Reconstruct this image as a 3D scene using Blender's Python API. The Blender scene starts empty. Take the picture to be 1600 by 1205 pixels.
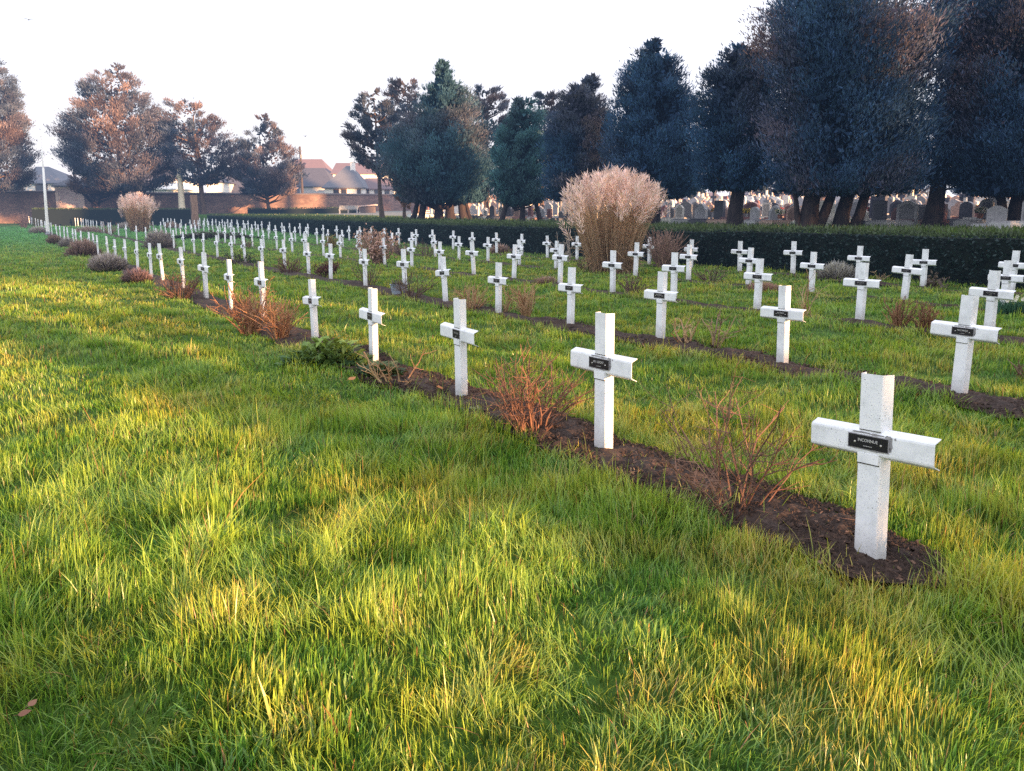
import bpy, math, random
import numpy as np
from mathutils import Vector, Euler, Matrix

rng = np.random.default_rng(11)
random.seed(11)
R = math.radians
scene = bpy.context.scene
col = scene.collection

# ------------------------------------------------------------------ camera model
F, YH, CAMH = 1350.0, 340.0, 1.6
PITCH = math.atan((602.5 - YH) / F)


def ray(px, py):
    x, y, z = px - 800.0, 602.5 - py, F
    return np.array([x, z * math.cos(PITCH) + y * math.sin(PITCH), -z * math.sin(PITCH) + y * math.cos(PITCH)])


def at(px, py, Y):
    """world point seen at a photo pixel, on the vertical plane at depth Y"""
    d = ray(px, py)
    p = d * (Y / d[1])
    return np.array([p[0], p[1], p[2] + CAMH])


_d = ray(-5, YH)
U = _d[:2] / np.hypot(*_d[:2])            # along the rows, away from the camera
N = np.array([U[1], -U[0]])               # across the rows, to the right and away
ROWS = [3.37, 7.25, 11.2, 15.0, 18.4]
HEDGE = 19.7
FAR_Y = 98.0                              # the far hedge
WALL_Y = 112.0


def sstep(a, b, x):
    t = np.clip((x - a) / (b - a), 0, 1)
    return t * t * (3 - 2 * t)


def T(x, y):
    """ground height"""
    x = np.asarray(x, float)
    y = np.asarray(y, float)
    base = 0.012 * 6 * np.logaddexp(0, (np.minimum(y, 160) - 40) / 6)
    p = N[0] * x + N[1] * y - HEDGE
    s1 = sstep(0.15, 1.1, p) * sstep(-40, -30, x + (y - 60) * 0)  if False else sstep(0.15, 1.1, p)
    s2 = sstep(0.15, 1.2, y - FAR_Y) * sstep(-54.0, -53.0, x)
    near = sstep(-60, -20, y)
    g = base + 1.2 * np.maximum(s1, s2) * near + 0.02 * np.clip(p - 10, 0, 62) * near
    u = 0.018 * np.sin(x * 1.9 + 0.7 * y) * np.sin(y * 1.4 - 0.5 * x + 1) + 0.03 * np.sin(x * .41 + 2) * np.sin(y * .37 + x * .2)
    if x.ndim == 0 or True:
        u = u + (vnoise(x, y, .62, 90) - .5) * .085 + (vnoise(x, y, .3, 91) - .5) * .03
    return g + u * (p < 0) * np.clip((60 - np.hypot(x, y)) / 30, 0, 1)


def gp(px, py):
    d = ray(px, py)
    s = CAMH / -d[2] if d[2] < 0 else 0.2
    for k in range(60):
        q = d * s
        h = T(q[0], q[1])
        if d[2] < -1e-6:
            s = s * .5 + .5 * max(0.001, (CAMH - h) / -d[2])
    q = d * s
    return np.array([q[0], q[1], float(T(q[0], q[1]))])


def on_row(k, px, t_only=False):
    o = ROWS[k]
    r = CAMH * N[1] * 0 + 1.0
    # iterate: find the ground point of row k in this picture column
    py = YH + (px + 5) * [.395, .186, .121, .0915, .0745][k]
    for _ in range(25):
        d = ray(px, py)
        s = o / (N @ d[:2])
        q = d[:2] * s
        z = float(T(q[0], q[1]))
        # project back
        v = np.array([q[0], q[1], z - CAMH])
        f = v[1] * math.cos(PITCH) - v[2] * math.sin(PITCH)
        up = v[1] * math.sin(PITCH) + v[2] * math.cos(PITCH)
        py = 602.5 - F * up / f
    return np.array([q[0], q[1], z])


def project(P):
    v = np.asarray(P, float) - np.array([0, 0, CAMH])
    f = v[1] * math.cos(PITCH) - v[2] * math.sin(PITCH)
    up = v[1] * math.sin(PITCH) + v[2] * math.cos(PITCH)
    return 800 + F * v[0] / f, 602.5 - F * up / f


_grids = {}


def vnoise(x, y, scale, seed):
    """smooth value noise in 0..1"""
    if seed not in _grids:
        _grids[seed] = np.random.default_rng(seed + 1000).random((256, 256))
    g = _grids[seed]
    X = np.asarray(x, float) / scale + 1000
    Y = np.asarray(y, float) / scale + 1000
    xi = np.floor(X).astype(int)
    yi = np.floor(Y).astype(int)
    fx = X - xi
    fy = Y - yi
    fx = fx * fx * (3 - 2 * fx)
    fy = fy * fy * (3 - 2 * fy)
    a = g[xi % 256, yi % 256]
    b = g[(xi + 1) % 256, yi % 256]
    c = g[xi % 256, (yi + 1) % 256]
    d = g[(xi + 1) % 256, (yi + 1) % 256]
    return (a * (1 - fx) + b * fx) * (1 - fy) + (c * (1 - fx) + d * fx) * fy


# ------------------------------------------------------------------ mesh building
class MB:
    def __init__(s):
        s.V, s.F, s.C, s.n = [], [], [], 0

    def add(s, verts, faces, c=(1, 1, 1), m=0):
        verts = np.asarray(verts, float).reshape(-1, 3)
        c = np.asarray(c, float)
        if c.ndim == 1:
            c = np.tile(c, (len(verts), 1))
        for fa in (faces if isinstance(faces, list) and len(faces) and isinstance(faces[0], np.ndarray) else [np.asarray(faces)]):
            if fa.dtype != object and fa.size:
                s.F.append((fa.astype(np.int64) + s.n, m))
        s.V.append(verts)
        s.C.append(c)
        s.n += len(verts)

    def box(s, c, size, rz=0.0, col=(1, 1, 1), m=0, taper=1.0):
        x, y, z = [v / 2 for v in size]
        t = taper
        v = np.array([[-x, -y, -z], [x, -y, -z], [x, y, -z], [-x, y, -z], [-x * t, -y * t, z], [x * t, -y * t, z], [x * t, y * t, z], [-x * t, y * t, z]])
        cr, sr = math.cos(rz), math.sin(rz)
        v = np.column_stack([v[:, 0] * cr - v[:, 1] * sr, v[:, 0] * sr + v[:, 1] * cr, v[:, 2]]) + np.array(c)
        s.add(v, np.array([[0, 3, 2, 1], [4, 5, 6, 7], [0, 1, 5, 4], [1, 2, 6, 5], [2, 3, 7, 6], [3, 0, 4, 7]]), col, m)

    def tube(s, pts, radii, sides=6, col=(1, 1, 1), m=0, cap=True):
        pts = np.asarray(pts, float)
        k = len(pts)
        radii = np.broadcast_to(np.asarray(radii, float), (k,))
        tan = np.gradient(pts, axis=0)
        tan /= np.linalg.norm(tan, axis=1)[:, None] + 1e-9
        ref = np.array([0, 0, 1.0]) if abs(tan[0][2]) < .9 else np.array([1.0, 0, 0])
        a = np.cross(tan, ref)
        a /= np.linalg.norm(a, axis=1)[:, None] + 1e-9
        b = np.cross(tan, a)
        an = np.arange(sides) * 2 * math.pi / sides
        ring = a[:, None, :] * np.cos(an)[None, :, None] + b[:, None, :] * np.sin(an)[None, :, None]
        v = (pts[:, None, :] + ring * radii[:, None, None]).reshape(-1, 3)
        i = np.arange(k - 1)[:, None] * sides
        j = np.arange(sides)[None, :]
        j2 = (j + 1) % sides
        f = np.stack([i + j, i + sides + j, i + sides + j2, i + j2], -1).reshape(-1, 4)
        fs = [f]
        if cap:
            n0 = len(v)
            v = np.vstack([v, pts[-1:]])
            l = (k - 1) * sides
            jj = np.arange(sides)
            fs.append(np.stack([l + jj, np.full(sides, n0), l + (jj + 1) % sides], -1))
        s.add(v, fs, col, m)

    def lathe(s, prof, c=(0, 0, 0), sides=16, col=(1, 1, 1), m=0):
        prof = np.asarray(prof, float)
        k = len(prof)
        an = np.arange(sides) * 2 * math.pi / sides
        v = np.stack([prof[:, 0][:, None] * np.cos(an), prof[:, 0][:, None] * np.sin(an), np.repeat(prof[:, 1][:, None], sides, 1)], -1).reshape(-1, 3) + np.array(c)
        i = np.arange(k - 1)[:, None] * sides
        j = np.arange(sides)[None, :]
        j2 = (j + 1) % sides
        s.add(v, np.stack([i + j, i + j2, i + sides + j2, i + sides + j], -1).reshape(-1, 4), col, m)

    def extrude(s, poly, p0, ax, ay, d, col=(1, 1, 1), m=0):
        """flat polygon (2-D list) in the frame p0,ax,ay pushed along vector d"""
        p0, ax, ay, d = [np.asarray(q, float) for q in (p0, ax, ay, d)]
        P = np.array([p0 + a * ax + b * ay for a, b in poly])
        k = len(P)
        v = np.vstack([P, P + d])
        i = np.arange(k)
        s.add(v, np.stack([i, (i + 1) % k, (i + 1) % k + k, i + k], -1), col, m)
        s.add(P, [np.arange(k)[None, :]], col, m)
        s.add((P + d)[::-1], [np.arange(k)[None, :]], col, m)

    def kites(s, P, D, S, L, W, C, m=0):
        """leaf-like kite quads: base P, direction D, side S"""
        L = np.asarray(L)[:, None]
        W = np.asarray(W)[:, None]
        v = np.stack([P, P + D * L * .45 + S * W * .5, P + D * L, P + D * L * .45 - S * W * .5], 1).reshape(-1, 3)
        n = len(P)
        f = np.arange(n * 4).reshape(-1, 4)
        c = np.repeat(np.asarray(C, float), 4, 0)
        s.add(v, f, c, m)

    def build(s, name, mats, parent=None, smooth=False):
        me = bpy.data.meshes.new(name)
        V = np.vstack(s.V).astype(np.float32)
        C = np.vstack(s.C).astype(np.float32)
        me.vertices.add(len(V))
        me.vertices.foreach_set('co', V.ravel())
        loops, starts, mi = [], [], []
        n = 0
        for fa, m in s.F:
            k = fa.shape[1]
            loops.append(fa.ravel())
            starts.append(n + np.arange(len(fa)) * k)
            mi.append(np.full(len(fa), m))
            n += fa.size
        loops = np.concatenate(loops).astype(np.int32)
        starts = np.concatenate(starts).astype(np.int32)
        me.loops.add(len(loops))
        me.loops.foreach_set('vertex_index', loops)
        me.polygons.add(len(starts))
        me.polygons.foreach_set('loop_start', starts)
        me.polygons.foreach_set('material_index', np.concatenate(mi).astype(np.int32))
        me.polygons.foreach_set('use_smooth', np.full(len(starts), smooth))
        a = me.attributes.new('col', 'FLOAT_COLOR', 'POINT')
        a.data.foreach_set('color', np.column_stack([C, np.ones(len(C), np.float32)]).astype(np.float32).ravel())
        me.update(calc_edges=True)
        for mm in (mats if isinstance(mats, (list, tuple)) else [mats]):
            me.materials.append(mm)
        o = bpy.data.objects.new(name, me)
        col.objects.link(o)
        if parent is not None:
            o.parent = parent
        return o


def tag(o, label=None, cat=None, group=None, kind=None):
    if label:
        o['label'] = label
    if cat:
        o['category'] = cat
    if group:
        o['group'] = group
    if kind:
        o['kind'] = kind
    return o


def empty(name, loc, rz=0.0, label=None, cat=None, group=None):
    o = bpy.data.objects.new(name, None)
    o.empty_display_size = .2
    o.location = [float(v) for v in loc]
    o.rotation_euler = (0, 0, rz)
    col.objects.link(o)
    return tag(o, label, cat, group)


def unit(v):
    v = np.asarray(v, float)
    return v / (np.linalg.norm(v, axis=-1, keepdims=True) + 1e-9)


# ------------------------------------------------------------------ materials
class NT:
    def __init__(s, name):
        s.m = bpy.data.materials.new(name)
        s.m.use_nodes = True
        s.t = s.m.node_tree
        s.t.nodes.clear()
        s.out = s.t.nodes.new('ShaderNodeOutputMaterial')

    def n(s, typ, **kw):
        nd = s.t.nodes.new('ShaderNode' + typ)
        for k, v in kw.items():
            if k in nd.inputs:
                nd.inputs[k].default_value = v
            else:
                setattr(nd, k, v)
        return nd

    def l(s, a, b):
        s.t.links.new(a, b)

    def noise(s, scale, detail=4, rough=.55, coord=None, dist=0.0):
        nd = s.n('TexNoise')
        nd.inputs['Scale'].default_value = scale
        nd.inputs['Detail'].default_value = detail
        nd.inputs['Roughness'].default_value = rough
        nd.inputs['Distortion'].default_value = dist
        if coord is not None:
            s.l(coord, nd.inputs['Vector'])
        return nd.outputs['Fac']

    def ramp(s, fac, stops):
        nd = s.n('ValToRGB')
        e = nd.color_ramp.elements
        while len(e) < len(stops):
            e.new(.5)
        for q, (p, c) in zip(e, stops):
            q.position = p
            q.color = (*c, 1) if len(c) == 3 else c
        s.l(fac, nd.inputs['Fac'])
        return nd.outputs['Color']

    def mix(s, fac, a, b, mode='MIX'):
        nd = s.n('Mix', data_type='RGBA', blend_type=mode)
        for i, v in ((0, fac), (6, a), (7, b)):
            if hasattr(v, 'links'):
                s.l(v, nd.inputs[i])
            elif i == 0:
                nd.inputs[0].default_value = v
            else:
                nd.inputs[i].default_value = (*v, 1)
        return nd.outputs[2]

    def math(s, op, a, b=0.0, clamp=False):
        nd = s.n('Math', operation=op)
        nd.use_clamp = clamp
        for i, v in ((0, a), (1, b)):
            if hasattr(v, 'links'):
                s.l(v, nd.inputs[i])
            else:
                nd.inputs[i].default_value = v
        return nd.outputs[0]

    def bump(s, h, strength=.4, dist=.02):
        nd = s.n('Bump')
        nd.inputs['Strength'].default_value = strength
        nd.inputs['Distance'].default_value = dist
        s.l(h, nd.inputs['Height'])
        return nd.outputs['Normal']

    def done(s, color, rough=.8, normal=None, spec=.3, metal=0.0):
        b = s.n('BsdfPrincipled')
        if hasattr(color, 'links'):
            s.l(color, b.inputs['Base Color'])
        else:
            b.inputs['Base Color'].default_value = (*color, 1)
        if hasattr(rough, 'links'):
            s.l(rough, b.inputs['Roughness'])
        else:
            b.inputs['Roughness'].default_value = rough
        b.inputs['Specular IOR Level'].default_value = spec
        b.inputs['Metallic'].default_value = metal
        if normal is not None:
            s.l(normal, b.inputs['Normal'])
        s.l(b.outputs[0], s.out.inputs['Surface'])
        return s.m


def leaf_mat(name, trans=.35, gloss=.06, rough=.5, var=0.0):
    t = NT(name)
    a = t.n('Attribute', attribute_name='col')
    c = a.outputs['Color']
    d = t.n('BsdfDiffuse')
    tr = t.n('BsdfTranslucent')
    g = t.n('BsdfGlossy')
    g.inputs['Roughness'].default_value = rough
    g.inputs['Color'].default_value = (.9, .9, .9, 1)
    t.l(c, d.inputs['Color'])
    tc = t.mix(1.0, c, (1.25, 1.1, .6), 'MULTIPLY')
    t.l(tc, tr.inputs['Color'])
    m1 = t.n('MixShader')
    m1.inputs[0].default_value = trans
    t.l(d.outputs[0], m1.inputs[1])
    t.l(tr.outputs[0], m1.inputs[2])
    m2 = t.n('MixShader')
    m2.inputs[0].default_value = gloss
    t.l(m1.outputs[0], m2.inputs[1])
    t.l(g.outputs[0], m2.inputs[2])
    t.l(m2.outputs[0], t.out.inputs['Surface'])
    return t.m


def attr_mat(name, rough=.85, noise_scale=0.0, amount=.4, bump=0.0, bscale=40.0):
    t = NT(name)
    c = t.n('Attribute', attribute_name='col').outputs['Color']
    co = t.n('TexCoord').outputs['Object']
    if noise_scale:
        f = t.noise(noise_scale, 6, .65, co)
        k = t.ramp(f, [(.25, (1 - amount,) * 3), (.75, (1 + amount * .6,) * 3)])
        c = t.mix(1.0, c, k, 'MULTIPLY')
    nm = t.bump(t.noise(bscale, 5, .6, co), bump, .02) if bump else None
    return t.done(c, rough, nm)


def paint_mat():
    t = NT('white_weathered_paint')
    tc = t.n('TexCoord')
    co = tc.outputs['Object']
    oi = t.n('ObjectInfo')
    off = t.n('VectorMath', operation='ADD')
    t.l(co, off.inputs[0])
    sc = t.n('VectorMath', operation='SCALE')
    sc.inputs[0].default_value = (37, 19, 53)
    t.l(oi.outputs['Random'], sc.inputs['Scale'])
    t.l(sc.outputs[0], off.inputs[1])
    v = off.outputs[0]
    base = t.ramp(t.noise(7, 6, .65, v), [(.3, (.66, .68, .71)), (.5, (.82, .84, .88)), (.7, (.88, .89, .92))])
    stain = t.ramp(t.noise(16, 8, .7, v, .6), [(.56, (0, 0, 0)), (.75, (1, 1, 1))])
    c = t.mix(t.math('MULTIPLY', stain, .55), base, (.40, .42, .37))
    sp1 = t.ramp(t.noise(170, 3, .6, v), [(.63, (0, 0, 0)), (.67, (1, 1, 1))])
    zone = t.ramp(t.noise(9, 3, .6, v), [(.36, (.15, .15, .15)), (.58, (1, 1, 1))])
    c = t.mix(t.math('MULTIPLY', sp1, zone), c, (.10, .10, .09))
    vo = t.n('TexVoronoi')
    vo.inputs['Scale'].default_value = 34
    t.l(v, vo.inputs['Vector'])
    sp2 = t.ramp(vo.outputs['Distance'], [(.07, (1, 1, 1)), (.10, (0, 0, 0))])
    c = t.mix(t.math('MULTIPLY', sp2, t.math('MULTIPLY', zone, .8)), c, (.13, .13, .12))
    # grime climbing from the soil
    sep = t.n('SeparateXYZ')
    t.l(co, sep.inputs[0])
    low = t.n('MapRange')
    t.l(sep.outputs['Z'], low.inputs['Value'])
    low.inputs['From Min'].default_value = .24
    low.inputs['From Max'].default_value = 0.0
    gr = t.math('MULTIPLY', low.outputs[0], t.math('MULTIPLY', t.noise(30, 5, .7, v), 1.1), True)
    c = t.mix(gr, c, (.20, .17, .13))
    nm = t.bump(t.noise(60, 4, .6, v), .12, .004)
    return t.done(c, .55, nm, .35)


def peel_mat():
    """bare grey metal where paint has peeled around the plaque; paint elsewhere"""
    t = NT('peeling_grey_paint')
    co = t.n('TexCoord').outputs['Object']
    c = t.ramp(t.noise(60, 5, .6, co), [(.3, (.20, .20, .22)), (.7, (.36, .35, .36))])
    return t.done(c, .6, t.bump(t.noise(90, 4, .6, co), .3, .004), .4)


def stone_wall_mat(name, c1, c2, mortar, scale=1.0):
    t = NT(name)
    co = t.n('TexCoord').outputs['Object']
    mp = t.n('Mapping')
    mp.inputs['Scale'].default_value = (2.2 * scale, 2.2 * scale, 4.2 * scale)
    t.l(co, mp.inputs['Vector'])
    vo = t.n('TexVoronoi')
    vo.inputs['Scale'].default_value = 1.0
    t.l(mp.outputs[0], vo.inputs['Vector'])
    ve = t.n('TexVoronoi', feature='DISTANCE_TO_EDGE')
    ve.inputs['Scale'].default_value = 1.0
    t.l(mp.outputs[0], ve.inputs['Vector'])
    sep = t.n('SeparateColor')
    t.l(vo.outputs['Color'], sep.inputs[0])
    c = t.mix(sep.outputs[0], c1, c2)
    dirt = t.ramp(t.noise(.35, 6, .65, co), [(.3, (.45, .45, .47)), (.7, (1.1, 1.1, 1.1))])
    c = t.mix(1.0, c, dirt, 'MULTIPLY')
    e = t.ramp(ve.outputs['Distance'], [(.03, (1, 1, 1)), (.09, (0, 0, 0))])
    c = t.mix(t.math('MULTIPLY', e, .8), c, mortar)
    return t.done(c, .95, t.bump(ve.outputs['Distance'], .5, .05))


def roof_mat(name, c1, c2):
    t = NT(name)
    co = t.n('TexCoord').outputs['Object']
    mp = t.n('Mapping')
    mp.inputs['Scale'].default_value = (4, 4, 6)
    t.l(co, mp.inputs['Vector'])
    w = t.n('TexWave', wave_type='BANDS', bands_direction='Z')
    w.inputs['Scale'].default_value = 1.4
    w.inputs['Distortion'].default_value = .6
    t.l(mp.outputs[0], w.inputs['Vector'])
    c = t.mix(t.noise(1.6, 6, .7, co), c1, c2)
    c = t.mix(t.math('MULTIPLY', w.outputs['Fac'], .3), c, tuple(v * .5 for v in c1))
    return t.done(c, .7, t.bump(w.outputs['Fac'], .3, .04))


def plain_mat(name, c, rough=.7, var=.15, scale=6.0, spec=.3, metal=0.0):
    t = NT(name)
    co = t.n('TexCoord').outputs['Object']
    cc = t.mix(t.noise(scale, 5, .65, co), tuple(v * (1 - var) for v in c), tuple(min(1, v * (1 + var)) for v in c))
    return t.done(cc, rough, None, spec, metal)


def ground_mat():
    t = NT('turf_soil')
    co = t.n('TexCoord').outputs['Object']
    a = t.noise(.9, 6, .65, co)
    b = t.noise(14, 5, .7, co)
    g = t.ramp(a, [(.3, (.030, .080, .010)), (.55, (.060, .130, .016)), (.75, (.10, .150, .025))])
    am = t.n('Attribute', attribute_name='col').outputs['Color']
    gv = t.ramp(t.noise(3, 6, .7, co), [(.35, (.16, .14, .13)), (.7, (.36, .33, .31))])
    sp = t.n('SeparateColor')
    t.l(am, sp.inputs[0])
    g = t.mix(sp.outputs[0], g, gv)
    c = t.mix(1.0, g, t.ramp(b, [(.3, (.55, .55, .55)), (.7, (1.2, 1.2, 1.2))]), 'MULTIPLY')
    return t.done(c, .95, t.bump(b, .5, .04))


def soil_mat():
    t = NT('dark_bed_soil')
    co = t.n('TexCoord').outputs['Object']
    a = t.noise(45, 6, .7, co)
    b = t.noise(5, 5, .6, co)
    c = t.ramp(a, [(.3, (.016, .011, .009)), (.55, (.060, .042, .035)), (.75, (.14, .10, .080))])
    c = t.mix(1.0, c, t.ramp(b, [(.3, (.6, .6, .65)), (.7, (1.3, 1.2, 1.15))]), 'MULTIPLY')
    return t.done(c, .95, t.bump(a, .8, .02))


def bark_mat(name, c1, c2):
    t = NT(name)
    co = t.n('TexCoord').outputs['Object']
    mp = t.n('Mapping')
    mp.inputs['Scale'].default_value = (9, 9, 1.6)
    t.l(co, mp.inputs['Vector'])
    f = t.noise(1.2, 7, .7, mp.outputs[0], .4)
    return t.done(t.ramp(f, [(.3, c1), (.68, c2)]), .95, t.bump(f, .9, .08))


M = dict(
    paint=paint_mat(), peel=peel_mat(),
    seam=plain_mat('dark_seam', (.05, .045, .04), .9),
    plaque=plain_mat('black_plaque', (.010, .010, .014), .45, .2),
    letters=plain_mat('white_lettering', (.46, .46, .45), .5, .05),
    rivet=plain_mat('rivet_metal', (.65, .63, .58), .35, .1, 30, .5, .3),
    ground=ground_mat(), soil=soil_mat(),
    grass=leaf_mat('grass_blades', .40, .035, .35),
    leaf=leaf_mat('foliage_leaves', .25, .02, .5),
    needle=leaf_mat('conifer_sprays', .34, .004, .7),
    straw=leaf_mat('dry_straw', .30, .012, .6),
    twig=attr_mat('twig_bark', .85, 60, .35),
    hedgecore=plain_mat('hedge_core', (.008, .014, .012), .95),
    bark=bark_mat('conifer_bark', (.035, .028, .026), (.17, .115, .085)),
    darkbark=bark_mat('dark_conifer_bark', (.014, .012, .016), (.060, .046, .044)),
    wall=stone_wall_mat('old_rubble_wall', (.20, .125, .105), (.31, .20, .165), (.14, .105, .095)),
    hutwall=stone_wall_mat('hut_masonry', (.50, .36, .34), (.64, .48, .45), (.46, .38, .36), .9),
    quoin=plain_mat('pale_pink_quoins', (.52, .40, .36), .9, .15, 3),
    coping=plain_mat('wall_coping', (.12, .095, .09), .95, .3, 2),
    slate=roof_mat('slate_roof', (.10, .105, .125), (.17, .175, .20)),
    darkslate=roof_mat('dark_slate_roof', (.055, .055, .07), (.095, .095, .115)),
    tile=roof_mat('red_clay_tiles', (.13, .088, .092), (.20, .135, .135)),
    render=plain_mat('white_render', (.74, .73, .70), .9, .06, 1.2),
    greyrender=plain_mat('grey_render', (.42, .40, .40), .9, .1, 1.2),
    glass=plain_mat('window_glass', (.04, .045, .055), .15, .2, 1, .5),
    frame=plain_mat('window_frame_white', (.7, .7, .7), .6, .05),
    brownframe=plain_mat('window_frame_brown', (.20, .13, .09), .7, .1),
    stone=attr_mat('carved_stone', .8, 5, .3, .25, 30),
    granite=attr_mat('polished_granite', .28, 60, .3),
    pole=plain_mat('white_pole_paint', (.80, .79, .76), .5, .05, 3),
    wood=bark_mat('weathered_wood', (.16, .10, .075), (.34, .22, .16)),
    cream=plain_mat('cream_stone', (.62, .55, .42), .85, .15, 3),
    darkwood=plain_mat('tarred_pole', (.06, .05, .05), .9, .2),
    metal=plain_mat('grey_zinc', (.30, .31, .33), .5, .15, 20, .5, .4),
    bench=plain_mat('weathered_bench_slats', (.34, .33, .32), .8, .15, 6),
    feather=plain_mat('bird_plumage', (.10, .10, .11), .9, .2),
    hill=plain_mat('distant_hill', (.07, .085, .075), .95, .2, .02),
)

# ------------------------------------------------------------------ light and camera
SUN_AZ = np.array([.70, -.714])           # towards the sun, behind us to the right
SUN_EL = R(6.5)
w = bpy.data.worlds.new('World')
scene.world = w
w.use_nodes = True
nt = w.node_tree
nt.nodes.clear()
sky = nt.nodes.new('ShaderNodeTexSky')
sky.sky_type = 'NISHITA'
sky.sun_disc = False
sky.sun_elevation = SUN_EL
sky.sun_rotation = math.atan2(SUN_AZ[0], SUN_AZ[1])
sky.dust_density = 2.0
b1 = nt.nodes.new('ShaderNodeBackground')
b1.inputs['Strength'].default_value = .06
nt.links.new(sky.outputs[0], b1.inputs['Color'])
b2 = nt.nodes.new('ShaderNodeBackground')    # bright winter haze
b2.inputs['Strength'].default_value = 1.0
# the haze is brightest overhead and towards the sun, paler and faintly lavender opposite it
tcw = nt.nodes.new('ShaderNodeTexCoord')
dotn = nt.nodes.new('ShaderNodeVectorMath')
dotn.operation = 'DOT_PRODUCT'
dotn.inputs[1].default_value = (-.40, .86, -.25)
nt.links.new(tcw.outputs['Generated'], dotn.inputs[0])
rw = nt.nodes.new('ShaderNodeValToRGB')
rw.color_ramp.elements[0].position = .42
rw.color_ramp.elements[0].color = (1.36, 1.38, 1.52, 1)
rw.color_ramp.elements[1].position = .80
rw.color_ramp.elements[1].color = (.90, .845, .925, 1)
nt.links.new(dotn.outputs['Value'], rw.inputs['Fac'])
nt.links.new(rw.outputs['Color'], b2.inputs['Color'])
ad = nt.nodes.new('ShaderNodeAddShader')
nt.links.new(b1.outputs[0], ad.inputs[0])
nt.links.new(b2.outputs[0], ad.inputs[1])
wo = nt.nodes.new('ShaderNodeOutputWorld')
nt.links.new(ad.outputs[0], wo.inputs['Surface'])

sl = bpy.data.lights.new('sun', 'SUN')
sl.energy = 19.0
sl.angle = R(.53)
sl.color = (1.0, .55, .25)
so = bpy.data.objects.new('sun', sl)
col.objects.link(so)
sd = Vector((SUN_AZ[0] * math.cos(SUN_EL), SUN_AZ[1] * math.cos(SUN_EL), math.sin(SUN_EL)))
so.rotation_euler = sd.to_track_quat('Z', 'Y').to_euler()
so.location = (20, -20, 30)

cam = bpy.data.cameras.new('camera')
cam.sensor_width = 36
cam.lens = 36 * F / 1600
cam.clip_start = .05
cam.clip_end = 6000
co_ = bpy.data.objects.new('camera', cam)
col.objects.link(co_)
co_.location = (0, 0, CAMH)
co_.rotation_euler = (math.pi / 2 - PITCH, 0, 0)
scene.camera = co_
scene.view_settings.view_transform = 'Standard'
scene.view_settings.look = 'None'
scene.view_settings.exposure = 0
scene.cycles.max_bounces = 6
scene.cycles.transmission_bounces = 4
scene.cycles.use_denoising = False

# ------------------------------------------------------------------ faint blue glow filling a box, standing in for thin haze far off
hz_ = bpy.data.materials.new('blue_haze_glow')
hz_.use_nodes = True
hz_.node_tree.nodes.clear()
ho = hz_.node_tree.nodes.new('ShaderNodeOutputMaterial')
he = hz_.node_tree.nodes.new('ShaderNodeEmission')
he.inputs['Color'].default_value = (.30, .50, .95, 1)
he.inputs['Strength'].default_value = .0008
hz_.node_tree.links.new(he.outputs[0], ho.inputs['Volume'])
hb = MB()
hb.box((0, 95, 25), (500, 166, 70))
ho_ = tag(hb.build('haze_glow', hz_), kind='structure')

# ------------------------------------------------------------------ ground
def graded(parts):
    out = []
    for a, b, st in parts:
        out += list(np.arange(a, b, st))
    out.append(parts[-1][1])
    return np.array(out)


xs = graded([(-3000, -300, 300), (-300, -90, 15), (-90, -20, 1.0), (-20, 30, .4), (30, 90, 1.5), (90, 300, 15), (300, 3000, 300)])
ys = graded([(-600, -60, 60), (-60, 0, 4), (0, 45, .4), (45, 97, 1.0), (97, 101, .3), (101, 140, 1.5), (140, 300, 15), (300, 3600, 300)])
gx, gy = np.meshgrid(xs, ys, indexing='ij')
gz = T(gx, gy) - .02 * (np.hypot(gx, gy) < 60)
mb = MB()
nx, ny = len(xs), len(ys)
i, j = np.meshgrid(np.arange(nx - 1), np.arange(ny - 1), indexing='ij')
fidx = np.stack([i * ny + j, (i + 1) * ny + j, (i + 1) * ny + j + 1, i * ny + j + 1], -1).reshape(-1, 4)
gp_ = N[0] * gx + N[1] * gy - HEDGE
gm = sstep(11.5, 13.5, gp_) * sstep(200, 150, gp_) * (gx > -22) * .85
mb.add(np.stack([gx, gy, gz], -1).reshape(-1, 3), fidx, np.repeat(gm.reshape(-1, 1), 3, 1))
tag(mb.build('ground', M['ground'], smooth=True), kind='structure')

# ------------------------------------------------------------------ soil beds
BED = [(-.27, .36, 1.98), (-.24, .26, .5), (-.15, .15, 2.0), (-.10, .10, 4.0), (-.10, .10, 6.0)]
T_END = 96.0


def bed_edges(k, t):
    lo, hi, t0 = BED[k]
    a = lo - .16 * (vnoise(t, 0 * t + k * 7, .8, 3) - .45) - .10 * vnoise(t, 0 * t, .17, 4)
    b = hi + .16 * (vnoise(t, 0 * t + k * 7 + 3, .8, 5) - .5) + .10 * (vnoise(t, 0 * t + 5, .17, 6) - .5)
    s = sstep(t0, t0 + .35, t)
    m = (a + b) / 2
    return m + (a - m) * s, m + (b - m) * s


def in_bed(x, y):
    t = U[0] * x + U[1] * y
    o = N[0] * x + N[1] * y
    ins = np.zeros(np.shape(x), bool)
    for k in range(5):
        a, b = bed_edges(k, t)
        ins |= (o > ROWS[k] + a) & (o < ROWS[k] + b) & (t > BED[k][2]) & (t < T_END)
    return ins


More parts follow.
